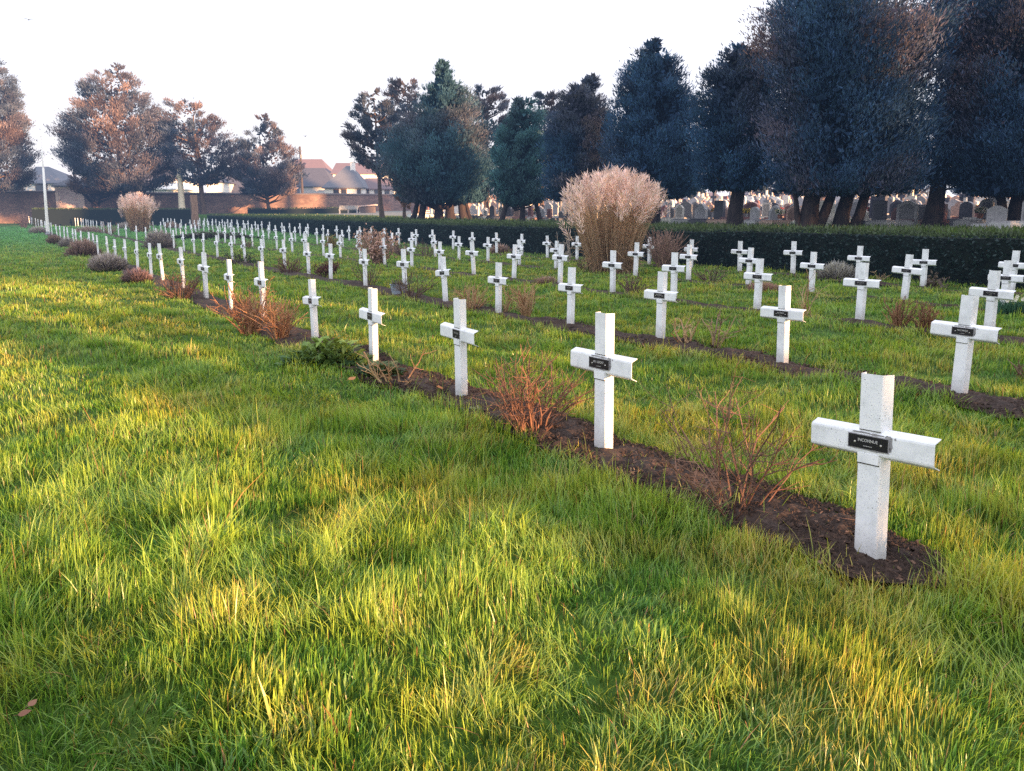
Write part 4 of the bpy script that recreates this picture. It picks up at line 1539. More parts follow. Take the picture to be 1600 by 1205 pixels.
for ci, (yy, q, z, px, pp) in enumerate(cand):
    kd = random.choices(kinds, [3, 4, 2, 2, 2, 1.6])[0]
    cn = random.choices(list(COLS), [4, 2.2, 2.2, 1.6, 1.8, 2.5, 1.0])[0]
    cc, mt = COLS[cn]
    near = yy < 52
    var = random.randrange(3)
    key = (kd, cn, var, near)
    if key not in tomb_cache:
        rr = random.Random(str(key))
        w_ = rr.uniform(.6, 1.0) if kd != 'cross' else rr.uniform(.55, .75)
        h_ = rr.uniform(.65, 1.05) if kd != 'cross' else rr.uniform(1.2, 1.7)
        d_ = rr.uniform(.10, .2)
        hs_ = MB()
        hs_.extrude(outline(kd, w_, h_), (0, d_ / 2, .22), (1, 0, 0), (0, 0, 1), (0, -d_, 0), cc)
        if kd != 'cross' and rr.random() < .6:
            hs_.extrude([(x * .72, y * .75 + .08) for x, y in outline(kd, w_, h_)], (0, -d_ / 2 - .004, .22), (1, 0, 0), (0, 0, 1), (0, -.008, 0), tuple(v * .55 for v in cc))
        sl_ = MB()
        lw = max(w_, .8)
        sl_.box((0, -1.0, .06), (lw, 1.75, .30), col=tuple(min(.7, v * 1.15 + .03) for v in cc))
        sl_.box((0, -1.0, .24), (lw * .86, 1.6, .06), col=tuple(v * .9 for v in cc))
        pl_ = MB()
        pl_.box((0, 0, .08), (lw * 1.06, d_ + .16, .30), col=tuple(v * .85 + .02 for v in cc))
        if near:
            a, b, c_ = hs_.build('headstone', M[mt]), sl_.build('ledger_slab', M[mt]), pl_.build('plinth', M['stone'])
            tomb_cache[key] = (a.data, b.data, c_.data)
            for o in (a, b, c_):
                bpy.data.objects.remove(o)
        else:
            for src in (sl_, pl_):
                for v_, c_ in zip(src.V, src.C):
                    hs_.V.append(v_)
                    hs_.C.append(c_)
                for f_, mi in src.F:
                    hs_.F.append((f_ + hs_.n, mi))
                hs_.n += src.n
            a = hs_.build('gravestone', M[mt])
            tomb_cache[key] = (a.data,)
            bpy.data.objects.remove(a)
    dpt = 'nearest line' if yy < 38 else 'middle distance' if yy < 62 else 'far back'
    shp = 'cross' if kd == 'cross' else 'headstone with ' + kd
    lab = '%s %s, %s, %s' % (cn, shp, dpt, zone(px))
    ds = tomb_cache[key]
    rz = ROT + random.gauss(0, .06)
    if near:
        r = empty('gravestone', (q[0], q[1], z), rz, lab, 'gravestone', 'gravestones beyond the hedge')
        for nme, d_ in zip(('headstone', 'ledger_slab', 'plinth'), ds):
            part(nme, d_, r)
    else:
        r = bpy.data.objects.new('gravestone', ds[0])
        col.objects.link(r)
        r.location = (q[0], q[1], z)
        r.rotation_euler = (0, 0, rz)
        tag(r, lab, 'gravestone', 'gravestones beyond the hedge')
    sc_ = random.uniform(.62, .98)
    r.scale = (sc_, sc_, sc_ * random.uniform(.85, 1.2))

# graves too many and too small to build one by one: one mass at the back
if rest:
    m_ = MB()
    for yy, q, z, px, pp in rest:
        kd = random.choice(kinds)
        cc = COLS[random.choices(list(COLS), [4, 3.5, 1.6, 1.2, 2, 2, 2])[0]][0]
        w_, h_ = (random.uniform(.6, 1.0), random.uniform(.7, 1.3)) if kd != 'cross' else (.65, random.uniform(1.3, 1.9))
        ax_ = np.array([math.cos(ROT), math.sin(ROT), 0])
        m_.extrude(outline(kd, w_, h_), (q[0], q[1], z), ax_, (0, 0, 1), (N[0] * .15, N[1] * .15, 0), cc)
        m_.box((q[0] - N[0] * 1.0, q[1] - N[1] * 1.0, z + .1), (.8, 1.7, .3), ROT, tuple(min(.7, v * 1.1) for v in cc))
    tag(m_.build('distant_gravestones', M['stone']), 'mass of small distant gravestones at the back of the cemetery', 'gravestones', kind='stuff')

# flower pots on the nearest graves
pots = [c_ for c_ in cand if c_[0] < 62 and 760 < c_[3] < 1600]
random.shuffle(pots)
FLC = [('pink', (.55, .14, .22)), ('white', (.7, .68, .66)), ('orange', (.6, .25, .06)), ('yellow', (.6, .45, .08)), ('dark red', (.28, .03, .05))]
for ci, (yy, q, z, px, pp) in enumerate(pots[:26]):
    fn, fc = FLC[ci % 5]
    ff = q - N * .55 + U * random.uniform(-.5, .5)
    zz_ = float(T(*ff)) + .3
    pt = empty('flower_pot', (ff[0], ff[1], zz_), 0, 'potted %s flowers on a grave, %s, %s' % (fn, 'near the hedge' if yy < 40 else 'farther back', zone(px)), 'flower pot', 'flower pots on the graves')
    m_ = MB()
    m_.lathe([(.0, 0), (.09, 0), (.12, .16), (.13, .18), (.11, .18)], sides=10, col=random.choice([(.25, .12, .08), (.3, .3, .3), (.08, .08, .08)]))
    m_.build('pot', M['stone'], pt)
    n_ = 150
    a = rng.random(n_) * 6.28
    rr = .19 * np.sqrt(rng.random(n_))
    P_ = np.stack([rr * np.cos(a), rr * np.sin(a), .18 + rng.random(n_) * .18], -1)
    D_ = unit(np.stack([np.cos(a) * .6, np.sin(a) * .6, np.ones(n_)], -1) + rng.normal(0, .4, (n_, 3)))
    C_ = np.where((rng.random(n_) < .5)[:, None], np.array(fc), np.array([.04, .09, .03])) * rng.uniform(.7, 1.2, (n_, 1))
    m_ = MB()
    m_.kites(P_, D_, unit(np.cross(D_, rng.normal(0, 1, (n_, 3)))), np.full(n_, .10), np.full(n_, .07), C_)
    m_.build('flowers', M['leaf'], pt)

# ------------------------------------------------------------------ plants in the beds
def curve_stem(p0, d0, L, k, r_, wob=.12, droop=0.0):
    pts = [np.array(p0, float)]
    d = unit(np.array(d0, float))
    for i in range(k):
        d = unit(d + r_.normal(0, wob, 3) + np.array([0, 0, -droop]))
        pts.append(pts[-1] + d * L / k)
    return np.array(pts), d


def shrub(label, px, py, wpx, hpx, n_st, col_a, col_b, rad=.006, sub=4, twig=3, name='rose_bush', spread=.55, leaves=None, seed=0, wob=.16, pale=0.0, cat='bush', group='leafless bushes in the beds'):
    r_ = np.random.default_rng(400 + seed)
    P = gp(px, py)
    Y = P[1]
    W_, H_ = wpx / F * Y, hpx / F * Y * 1.03
    root_loc = P
    m_ = MB()
    tips = []
    for s_ in range(n_st):
        a = r_.random() * 6.28
        o = np.array([math.cos(a), math.sin(a), 0]) * W_ * .14 * r_.random() ** .5
        out = r_.random() ** .7 * spread * min(1.4, (W_ / 2) / H_ * 1.6)
        d = np.array([math.cos(a) * out, math.sin(a) * out, 1.0])
        L = H_ * r_.uniform(.6, 1.08)
        pts, de = curve_stem(o + np.array([0, 0, -.03]), d, L, 6, r_, wob)
        c_ = np.array(col_a) + (np.array(col_b) - np.array(col_a)) * r_.random()
        rr = rad * r_.uniform(.6, 1.35)
        m_.tube(pts, np.linspace(rr, rr * .45, 7), 5 if Y < 8 else 4, c_ * r_.uniform(.7, 1.25))
        tips.append(pts[-1])
        for b_ in range(r_.integers(max(1, sub - 1), sub + 2)):
            i = r_.integers(2, 6)
            dd_ = unit(pts[i] - pts[i - 1]) + r_.normal(0, .65, 3)
            dd_[2] = abs(dd_[2]) * .6 + .15
            q_, _ = curve_stem(pts[i], dd_, L * r_.uniform(.18, .42), 4, r_, wob)
            m_.tube(q_, np.linspace(rr * .55, rr * .22, 5), 4 if Y < 8 else 3, c_ * r_.uniform(.75, 1.3))
            tips.append(q_[-1])
            for t_ in range(twig):
                i2 = r_.integers(1, 4)
                dt = r_.normal(0, .7, 3)
                dt[2] = abs(dt[2])
                q2, _ = curve_stem(q_[i2], dt, L * r_.uniform(.06, .18), 2, r_, wob)
                m_.tube(q2, np.linspace(rr * .3, rr * .14, 3), 3, c_ * r_.uniform(.8, 1.35))
                tips.append(q2[-1])
    if leaves:
        lc, cnt, sz = leaves
        root = empty(name, root_loc, 0, label, cat, group)
        m_.build('stems', M['twig'], root)
        tips = np.array(tips)
        Pb = tips[r_.integers(0, len(tips), cnt)] + r_.normal(0, sz * .9, (cnt, 3))
        Pb[:, 2] = np.abs(Pb[:, 2])
        D_ = unit(r_.normal(0, 1, (cnt, 3)) + np.array([0, 0, .4]))
        l_ = MB()
        l_.kites(Pb, D_, unit(np.cross(D_, r_.normal(0, 1, (cnt, 3)))), sz * r_.uniform(.6, 1.3, cnt), sz * .55 * r_.uniform(.7, 1.2, cnt), np.array(lc) * r_.uniform(.5, 1.5, (cnt, 1)))
        l_.build('leaves', M['leaf'], root)
        return root
    o = m_.build(name, M['twig'])
    o.location = [float(v) for v in root_loc]
    return tag(o, label, cat, group)


def mound(label, px, py, wpx, hpx, ca, cb, n_=1800, name='lavender_mound', seed=0, blade=.16, cat='shrub', group='low mounds of grey and brown plants in the beds'):
    r_ = np.random.default_rng(600 + seed)
    P = gp(px, py)
    W_, H_ = wpx / F * P[1] / 2, hpx / F * P[1]
    a = r_.random(n_) * 6.28
    u_ = r_.random(n_)
    el = np.arcsin(u_)
    s_ = r_.uniform(.25, 1.0, n_) ** .5
    mod = .8 + .35 * vnoise(a * 1.5, el * 2, .6, 80 + seed)
    P_ = np.stack([W_ * np.cos(a) * np.cos(el) * s_ * mod, W_ * .8 * np.sin(a) * np.cos(el) * s_ * mod, H_ * .86 * np.sin(el) * s_ * mod], -1)
    D_ = unit(np.stack([np.cos(a) * np.cos(el) * .8, np.sin(a) * np.cos(el) * .8, np.sin(el) + .45], -1) + r_.normal(0, .3, (n_, 3)))
    L = min(blade, H_ * .5) * r_.uniform(.5, 1.3, n_)
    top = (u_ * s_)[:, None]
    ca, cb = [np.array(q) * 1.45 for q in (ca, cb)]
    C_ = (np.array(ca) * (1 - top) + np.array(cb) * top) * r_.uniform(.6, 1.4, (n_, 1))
    m_ = MB()
    m_.kites(P_ - D_ * L[:, None] * .3, D_, unit(np.cross(D_, r_.normal(0, 1, (n_, 3)))), L, np.maximum(.006, L * .10) * r_.uniform(.7, 1.5, n_), C_)
    o = m_.build(name, M['straw'])
    o.location = [float(v) for v in P]
    return tag(o, label, cat, group)


RED, ORG, PALE, DARK, BRN = (.15, .078, .058), (.36, .19, .10), (.46, .33, .19), (.085, .055, .05), (.18, .115, .09)
shrub('wide leafless rose bush with long arching reddish stems next to the nearest cross', 1150, 806, 270, 225, 27, (.12, .060, .046), (.24, .14, .10), .0052, 4, 3, seed=1, spread=.75)
shrub('dense bush of reddish upright twigs between the second and third crosses', 828, 680, 150, 140, 54, RED, (.27, .14, .095), .0058, 3, 3, seed=2, spread=.62)
shrub('cut back shrub with a few thick pale stems beside the leafy clump', 622, 604, 110, 72, 9, PALE, ORG, .0095, 3, 1, seed=3, spread=1.0, wob=.2)
shrub('orange twiggy bush around the sixth cross of the front row', 392, 522, 84, 78, 70, (.30, .14, .09), (.46, .25, .13), .0085, 3, 2, seed=4, spread=.6)
shrub('reddish twig bush just left of the leafy green clump', 440, 532, 64, 70, 50, (.30, .14, .09), (.46, .25, .13), .0085, 3, 2, seed=5, spread=.55)
shrub('low brown twig bush behind the eighth cross of the front row', 282, 468, 80, 44, 56, RED, BRN, .009, 3, 2, seed=6, spread=.7)
shrub('short cut reddish stubs in the soil right of the second cross', 985, 752, 78, 34, 22, RED, PALE, .005, 1, 1, seed=7, spread=.6)
shrub('pale branching shrub with gnarled stems in the second row', 1075, 540, 60, 62, 8, PALE, ORG, .011, 3, 2, seed=8, spread=.7, wob=.22)
shrub('gnarled pale shrub with bare stems left of the white cross shaft in the second row', 1122, 545, 50, 66, 7, PALE, BRN, .011, 3, 2, seed=9, spread=.7, wob=.22)
shrub('thin pale leafless shrub behind the second cross of the second row', 1262, 500, 48, 80, 7, PALE, ORG, .009, 3, 2, seed=10, spread=.5, wob=.2)
shrub('orange twig bush left of the fifth cross in the second row', 736, 486, 62, 48, 44, ORG, PALE, .008, 3, 2, seed=11, spread=.75)
shrub('bright orange upright twig bush right of the fifth cross in the second row', 822, 497, 46, 56, 50, ORG, PALE, .009, 2, 2, seed=12, spread=.35)
shrub('thin orange stems close beside the fifth cross in the second row', 792, 490, 28, 50, 12, ORG, PALE, .008, 2, 2, seed=13, spread=.4)
shrub('dark leafless bush around the cross with the grey pot', 642, 468, 64, 46, 26, DARK, BRN, .010, 3, 3, seed=14, spread=.7)
shrub('sparse dark twigs around the eighth cross in the second row', 578, 447, 46, 40, 18, DARK, BRN, .010, 3, 2, seed=15, spread=.7)
shrub('dark red leafy shrub at the foot of a cross in the second row', 508, 434, 42, 27, 22, DARK, BRN, .012, 2, 2, name='barberry_shrub', leaves=((.10, .035, .040), 800, .06), seed=16, spread=1.0)
shrub('dry brown bush around the tenth and eleventh crosses in the second row', 452, 428, 64, 30, 44, BRN, RED, .012, 2, 2, seed=17, spread=.9)
shrub('dark thorny low bush with green leaves left in the second row', 372, 413, 60, 26, 22, DARK, BRN, .012, 2, 2, name='thorny_shrub', leaves=((.035, .06, .03), 300, .07), seed=18, spread=1.0)
shrub('dark upright leafless stems in front of the plume grass', 985, 463, 52, 42, 26, DARK, BRN, .009, 3, 2, seed=19, spread=.6)
shrub('dark fan of thin bare stems before the hedge in the fourth row', 1112, 444, 58, 34, 18, DARK, BRN, .012, 3, 2, seed=20, spread=.85)
shrub('orange and red upright stems between two crosses at right', 1404, 516, 46, 54, 34, RED, ORG, .010, 2, 2, seed=21, spread=.55)
shrub('fan of orange stems just left of the right foreground cross', 1444, 518, 48, 52, 36, RED, ORG, .010, 2, 2, seed=22, spread=.6)
shrub('leafless reddish twigs cut by the right edge of the photo', 1608, 592, 70, 46, 18, RED, BRN, .008, 3, 2, seed=23, spread=.9)
shrub('few pale dry stems along the hedge at right', 1516, 446, 40, 18, 12, PALE, BRN, .012, 2, 1, seed=24, spread=.8)
shrub('small dry plant with drooping leaves at the foot of a back row cross', 1458, 450, 30, 16, 10, BRN, DARK, .012, 2, 1, name='withered_plant', leaves=((.14, .11, .09), 160, .10), seed=25, spread=1.0)
shrub('few dry stems before the hedge between two back row crosses', 1376, 440, 24, 20, 8, BRN, PALE, .012, 2, 1, seed=26, spread=.7)
shrub('brown reedy bush right of the plume grass', 1037, 418, 62, 60, 110, (.24, .15, .12), (.34, .22, .17), .013, 1, 1, seed=27, spread=.5)
shrub('bush of arching pale dead branches left of the plume grass', 884, 412, 48, 52, 12, (.34, .28, .24), (.42, .34, .28), .012, 3, 2, seed=28, spread=.9, wob=.35)
shrub('bush of dry brown seed heads among crosses in the middle row', 590, 413, 52, 50, 70, BRN, (.28, .18, .13), .016, 2, 1, name='hydrangea_bush', leaves=((.46, .30, .25), 900, .11), seed=29, spread=.75)
shrub('small orange and green shrub beside a middle row cross', 519, 388, 22, 20, 18, BRN, ORG, .014, 2, 1, name='small_shrub', leaves=((.20, .15, .05), 320, .12), seed=30, spread=.8)
shrub('brown twig bush beyond the brown hydrangea', 628, 400, 40, 24, 34, BRN, DARK, .014, 2, 1, seed=31, spread=.9)
shrub('thin dark twigs in the middle row before the hedge', 668, 402, 50, 30, 20, DARK, BRN, .013, 3, 2, seed=32, spread=.9)
shrub('dark twigs beside the row of small crosses near centre', 915, 425, 40, 26, 14, DARK, BRN, .012, 3, 1, seed=33, spread=.8)
shrub('reddish twigs at the far end of the front row by the wall', 38, 356, 26, 24, 40, (.30, .17, .14), (.36, .22, .18), .022, 2, 1, seed=34, spread=.5)
shrub('reddish dry bush between far crosses of the front row', 172, 366, 34, 20, 36, (.26, .15, .12), (.32, .2, .16), .018, 2, 1, seed=35, spread=.8)
shrub('dry brown bush among crosses left of the middle', 386, 388, 26, 16, 26, BRN, RED, .015, 2, 1, seed=36, spread=.6)
mound('large grey lavender mound beside the front row', 170, 422, 58, 25, (.12, .10, .10), (.34, .31, .33), 2600, seed=1, blade=.3)
mound('brown dry mound beside the front row near the flagpole', 132, 401, 46, 25, (.13, .095, .095), (.27, .20, .19), 2400, name='dry_mound', seed=2, blade=.35)
mound('small grey lavender mound between front row crosses', 106, 387, 26, 15, (.10, .085, .085), (.30, .28, .29), 1200, seed=3, blade=.3)
mound('dull brown mound at the foot of the flagpole', 86, 382, 22, 15, (.09, .07, .065), (.20, .15, .13), 1000, name='dry_mound', seed=4, blade=.3)
mound('lavender mound left of the flagpole', 60, 365, 28, 11, (.12, .10, .10), (.32, .29, .30), 900, seed=5, blade=.3)
mound('broad grey lavender mound in the second row left of the memorial pillar', 250, 388, 44, 27, (.10, .085, .09), (.29, .265, .275), 2400, seed=6, blade=.35)
mound('flat pinkish heather patch at the lawn edge in the front row', 214, 440, 44, 20, (.07, .05, .055), (.26, .18, .20), 1500, name='heather_clump', seed=7, blade=.16)
mound('low grey mound among the far crosses left of the small plume grass', 197, 358, 26, 11, (.13, .11, .11), (.33, .30, .31), 800, seed=8, blade=.3)
mound('pinkish brown mound among the far crosses', 138, 364, 42, 11, (.16, .11, .11), (.30, .23, .23), 900, name='dry_mound', seed=9, blade=.3)
mound('brown rounded mound before the tall hedge', 268, 358, 28, 11, (.12, .09, .08), (.30, .22, .19), 800, name='dry_mound', seed=10, blade=.3)
mound('brown rounded mound in front of the hedge between back row crosses', 781, 397, 34, 15, (.15, .105, .095), (.32, .24, .22), 1600, name='dry_mound', seed=11, blade=.22)
mound('grey lavender mound in front of the hedge at right', 1306, 438, 62, 28, (.10, .09, .09), (.34, .34, .34), 2600, seed=12, blade=.2)
mound('brown withered clump near the centre of the fourth row', 852, 446, 42, 14, (.12, .085, .075), (.26, .19, .17), 1300, name='dry_mound', seed=13, blade=.2)
mound('flat withered reddish clump behind the third cross of the middle row', 1192, 455, 56, 15, (.13, .085, .08), (.34, .22, .19), 1400, name='dry_mound', seed=14, blade=.2)
mound('grey brown mound right of the hydrangea bush', 612, 397, 30, 13, (.14, .11, .10), (.27, .22, .21), 1100, name='dry_mound', seed=15, blade=.2)

# leafy clump in the front row and small green plants
def leafy(label, px, py, wpx, hpx, n_, lc, lc2, L, name='leafy_clump', seed=0, cat='plant', upr=.55, aspect=.34, yscale=.7, group='green leafy plants in the beds'):
    r_ = np.random.default_rng(800 + seed)
    P = gp(px, py)
    W_, H_ = wpx / F * P[1] / 2, hpx / F * P[1]
    a = r_.random(n_) * 6.28
    rr = np.sqrt(r_.random(n_))
    xx, yy = W_ * rr * np.cos(a), W_ * yscale * rr * np.sin(a)
    zz_ = (1 - rr ** 2) * H_ * .55 * r_.random(n_)
    az = r_.random(n_) * 6.28
    D_ = unit(np.stack([np.cos(az), np.sin(az), upr + r_.random(n_) * .7], -1))
    S_ = unit(np.stack([-np.sin(az), np.cos(az), r_.normal(0, .25, n_)], -1))
    l_ = L * r_.uniform(.55, 1.25, n_)
    m_ = MB()
    B = np.stack([xx, yy, zz_], -1)
    # six-sided leaf with a fold along the midrib and a drooping tip
    Nn = np.cross(D_, S_)
    Nn *= np.sign(Nn[:, 2:3] + 1e-9)
    l3 = l_[:, None]
    wv = S_ * l3 * aspect * .5
    tipd = np.array([0, 0, -.22])
    v = np.stack([B, B + D_ * l3 * .35 + wv * .9 + Nn * l3 * .04, B + D_ * l3 * .72 + wv * .7 + Nn * l3 * .03 + tipd * l3 * .4, B + D_ * l3 + tipd * l3,
                  B + D_ * l3 * .72 - wv * .7 + Nn * l3 * .03 + tipd * l3 * .4, B + D_ * l3 * .35 - wv * .9 + Nn * l3 * .04, B + D_ * l3 * .4, B + D_ * l3 * .74 + tipd * l3 * .4], 1)
    b = (np.arange(n_) * 8)[:, None]
    qd = np.concatenate([b + np.array([[6, 1, 2, 7]]), b + np.array([[5, 6, 7, 4]])])
    tr = np.concatenate([b + np.array([[0, 1, 6]]), b + np.array([[0, 6, 5]]), b + np.array([[7, 2, 3]]), b + np.array([[4, 7, 3]])])
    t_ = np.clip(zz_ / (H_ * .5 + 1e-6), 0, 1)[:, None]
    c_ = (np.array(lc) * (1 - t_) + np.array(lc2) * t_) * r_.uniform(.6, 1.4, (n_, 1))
    m_.add(v.reshape(-1, 3), [qd, tr], np.repeat(c_, 8, 0))
    o = m_.build(name, M['leaf'])
    o.location = [float(q) for q in P]
    return tag(o, label, cat, group)


leafy('broad clump of green leaves, sunlit yellow on top, around the fourth cross', 512, 574, 135, 80, 620, (.055, .12, .055), (.24, .34, .09), .17, seed=1)  # second colour paints sunlit yellow on the upper leaves
leafy('low dark green leaves right of the fourth cross of the front row', 596, 590, 66, 34, 260, (.05, .10, .06), (.12, .16, .07), .14, seed=2)
leafy('small grey green rosette plant left of the reddish twig bush', 742, 648, 62, 20, 260, (.07, .09, .08), (.13, .15, .13), .05, seed=3)
leafy('tiny green weeds at the foot of the nearest cross', 1400, 905, 80, 16, 140, (.06, .12, .03), (.10, .17, .04), .04, seed=4)
leafy('small patch of weeds left of the nearest cross', 1322, 858, 40, 14, 90, (.06, .11, .03), (.12, .17, .05), .035, seed=5)
leafy('dark ivy bed around the memorial pillar', 338, 374, 138, 20, 1500, (.05, .055, .045), (.13, .12, .11), .28, name='ivy_bed', seed=6, yscale=.22)
leafy('low dark green plants under a leaning cross in the second row', 392, 412, 46, 10, 180, (.035, .06, .04), (.06, .09, .05), .14, seed=7)
leafy('low green leafy weeds in the middle row', 1345, 470, 110, 7, 260, (.045, .10, .035), (.07, .14, .05), .09, seed=8, yscale=.3)


def daffodils(label, px, py, wpx, hpx, n_, seed):
    r_ = np.random.default_rng(seed)
    P = gp(px, py)
    W_, H_ = wpx / F * P[1] / 2, hpx / F * P[1]
    root = empty('daffodil_clump', P, 0, label, 'flowers')
    B = np.stack([W_ * r_.uniform(-1, 1, n_), W_ * .5 * r_.uniform(-1, 1, n_), np.zeros(n_)], -1)
    D_ = unit(np.stack([r_.normal(0, .25, n_), r_.normal(0, .25, n_), np.ones(n_)], -1))
    a = r_.random(n_) * 6.28
    m_ = MB()
    m_.kites(B, D_, np.stack([np.cos(a), np.sin(a), 0 * a], -1), H_ * r_.uniform(.6, 1.1, n_), np.full(n_, .02), np.array([.045, .115, .075]) * r_.uniform(.6, 1.4, (n_, 1)))
    m_.build('leaves', M['leaf'], root)
    k = 10
    for q in range(k):
        fpos = np.array([W_ * r_.uniform(-1, 1), W_ * .4 * r_.uniform(-1, 1), H_ * r_.uniform(.85, 1.15)])
        f_ = MB()
        aa = np.arange(6) * math.pi / 3
        D2 = unit(np.stack([np.cos(aa), -.5 + 0 * aa, np.sin(aa)], -1))
        f_.kites(np.tile(fpos, (6, 1)), D2, unit(np.cross(D2, np.array([0, 1.0, 0]))), np.full(6, .045), np.full(6, .03), np.tile([.78, .78, .70], (6, 1)))
        f_.build('flower', M['leaf'], root)


daffodils('blue green daffodil leaves with a few white flowers at right edge', 1578, 492, 62, 26, 420, 5)

# pot at the foot of a second row cross
P = gp(623, 463)
pt = empty('plant_pot', P, 0, 'small grey blue pot at the foot of a second row cross', 'pot')
m_ = MB()
m_.lathe([(.0, 0), (.13, 0), (.17, .22), (.19, .25), (.16, .25), (.15, .2), (0, .2)], sides=14, col=(.30, .34, .42))
m_.build('bowl', M['stone'], pt)
m_ = MB()
n_ = 80
D_ = unit(rng.normal(0, .6, (n_, 3)) + np.array([0, 0, 1]))
m_.kites(np.stack([rng.normal(0, .07, n_), rng.normal(0, .07, n_), np.full(n_, .2)], -1), D_, unit(np.cross(D_, rng.normal(0, 1, (n_, 3)))), rng.uniform(.08, .2, n_), np.full(n_, .03), np.array([.10, .10, .09]) * rng.uniform(.6, 1.4, (n_, 1)))
m_.build('plant', M['leaf'], pt)

# ------------------------------------------------------------------ plume grass
def plume_grass(label, px, py, wpx, hpx, n_st, n_pl, seed, name='plume_grass', strip=1.0):
    r_ = np.random.default_rng(seed)
    P = gp(px, py)
    Y = P[1]
    W_, H_ = wpx / F * Y / 2, hpx / F * Y
    root = empty(name, P, 0, label, 'ornamental grass', 'clumps of dry plume grass')
    m_ = MB()
    ends = []
    K = 6
    a = r_.random(n_st) * 6.28
    rb = np.sqrt(r_.random(n_st)) * W_ * .56
    lean_ = (rb / (W_ * .56)) * .66 * W_ / H_ * 1.25 + r_.normal(0, .05, n_st)
    L = H_ * r_.uniform(.5, .84, n_st)
    L = L * (1 - .22 * (rb / (W_ * .66)) ** 2)
    q = np.linspace(0, 1, K)
    V, C = [], []
    wd = .012 * strip * r_.uniform(.6, 1.5, n_st)
    fa = r_.random(n_st) * 6.28
    cbase = np.array([.42, .28, .18]) + (np.array([.54, .39, .28]) - np.array([.36, .23, .14])) * r_.random((n_st, 1))
    cbase = cbase * r_.uniform(.6, 1.25, (n_st, 1))
    jit = r_.normal(0, .02, (n_st, K, 2)).cumsum(1)
    for k in range(K):
        out = rb + lean_ * L * q[k] ** 1.3
        ctr = np.stack([out * np.cos(a) + jit[:, k, 0], out * np.sin(a) * .85 + jit[:, k, 1], L * q[k] - .02], -1)
        sv = np.stack([np.cos(fa), np.sin(fa), 0 * fa], -1) * (wd * (1 - .6 * q[k]))[:, None]
        V += [ctr - sv / 2, ctr + sv / 2]
        C += [cbase * (.6 + .45 * q[k])] * 2
    ends = ctr
    v = np.stack(V, 1).reshape(-1, 3)
    b = (np.arange(n_st) * 2 * K)[:, None]
    f = np.concatenate([b + np.array([[2 * k, 2 * k + 1, 2 * k + 3, 2 * k + 2]]) for k in range(K - 1)])
    m_.add(v, f, np.stack(C, 1).reshape(-1, 3))
    # bent and fallen dry leaves around
    nl = n_st // 2
    a2 = r_.random(nl) * 6.28
    r2 = W_ * .62 * np.sqrt(r_.random(nl))
    h2 = H_ * r_.uniform(.1, .6, nl)
    B = np.stack([r2 * np.cos(a2), r2 * np.sin(a2) * .85, h2], -1)
    D_ = unit(np.stack([np.cos(a2), np.sin(a2), r_.normal(-.2, .7, nl)], -1) + r_.normal(0, .6, (nl, 3)))
    m_.kites(B, D_, unit(np.cross(D_, r_.normal(0, 1, (nl, 3)))), H_ * r_.uniform(.1, .26, nl), .016 * strip * r_.uniform(.6, 1.3, nl), np.array([.42, .29, .19]) * r_.uniform(.6, 1.3, (nl, 1)))
    m_.build('stems', M['straw'], root)
    # plumes
    m_ = MB()
    order = np.argsort(-L + r_.normal(0, .3, n_st))[:n_pl]
    E_ = ends[order]
    tops = H_ * (1.0 - .17 * (np.hypot(E_[:, 0], E_[:, 1]) / (W_ * .95)) ** 2) - r_.uniform(0, .30, n_pl) * H_ * r_.random(n_pl)
    n_f = 60
    pl = H_ * .185 * r_.uniform(.7, 1.5, n_pl)
    ax = unit(np.stack([E_[:, 0] * .42 / W_ + r_.normal(0, .14, n_pl), E_[:, 1] * .42 / W_ + r_.normal(0, .14, n_pl), np.ones(n_pl)], -1))
    base = np.column_stack([E_[:, 0] * 1.12, E_[:, 1] * 1.12, tops - pl * .85])
    u_ = r_.random((n_pl, n_f))
    rad_ = (pl[:, None] * .20 * np.sin(np.clip(u_ * .85 + .12, 0, 1) * math.pi) ** .8)
    rd = unit(r_.normal(0, 1, (n_pl, n_f, 3)))
    Pp = base[:, None] + ax[:, None] * (u_ * pl[:, None])[..., None] + rd * (rad_ * .35)[..., None]
    Dd = unit(ax[:, None] * 1.1 + rd * .75)
    Ll = (pl[:, None] * .26 * r_.uniform(.6, 1.25, (n_pl, n_f)))
    cp = np.array([.84, .67, .66]) * r_.uniform(.75, 1.2, (n_pl, 1, 1)) * r_.uniform(.8, 1.2, (n_pl, n_f, 1))
    Sf = unit(np.cross(Dd, r_.normal(0, 1, (n_pl, n_f, 3))))
    m_.kites(Pp.reshape(-1, 3), Dd.reshape(-1, 3), Sf.reshape(-1, 3), Ll.ravel(), Ll.ravel() * .13, cp.reshape(-1, 3))
    m_.build('plumes', M['straw'], root)
    return root


plume_grass('huge clump of dry plume grass with pinkish feathery heads before the hedge', 954, 428, 116, 154, 2000, 270, 3)
plume_grass('smaller distant clump of dry plume grass before the tall hedge', 218, 363, 44, 58, 700, 120, 4, strip=2.6)

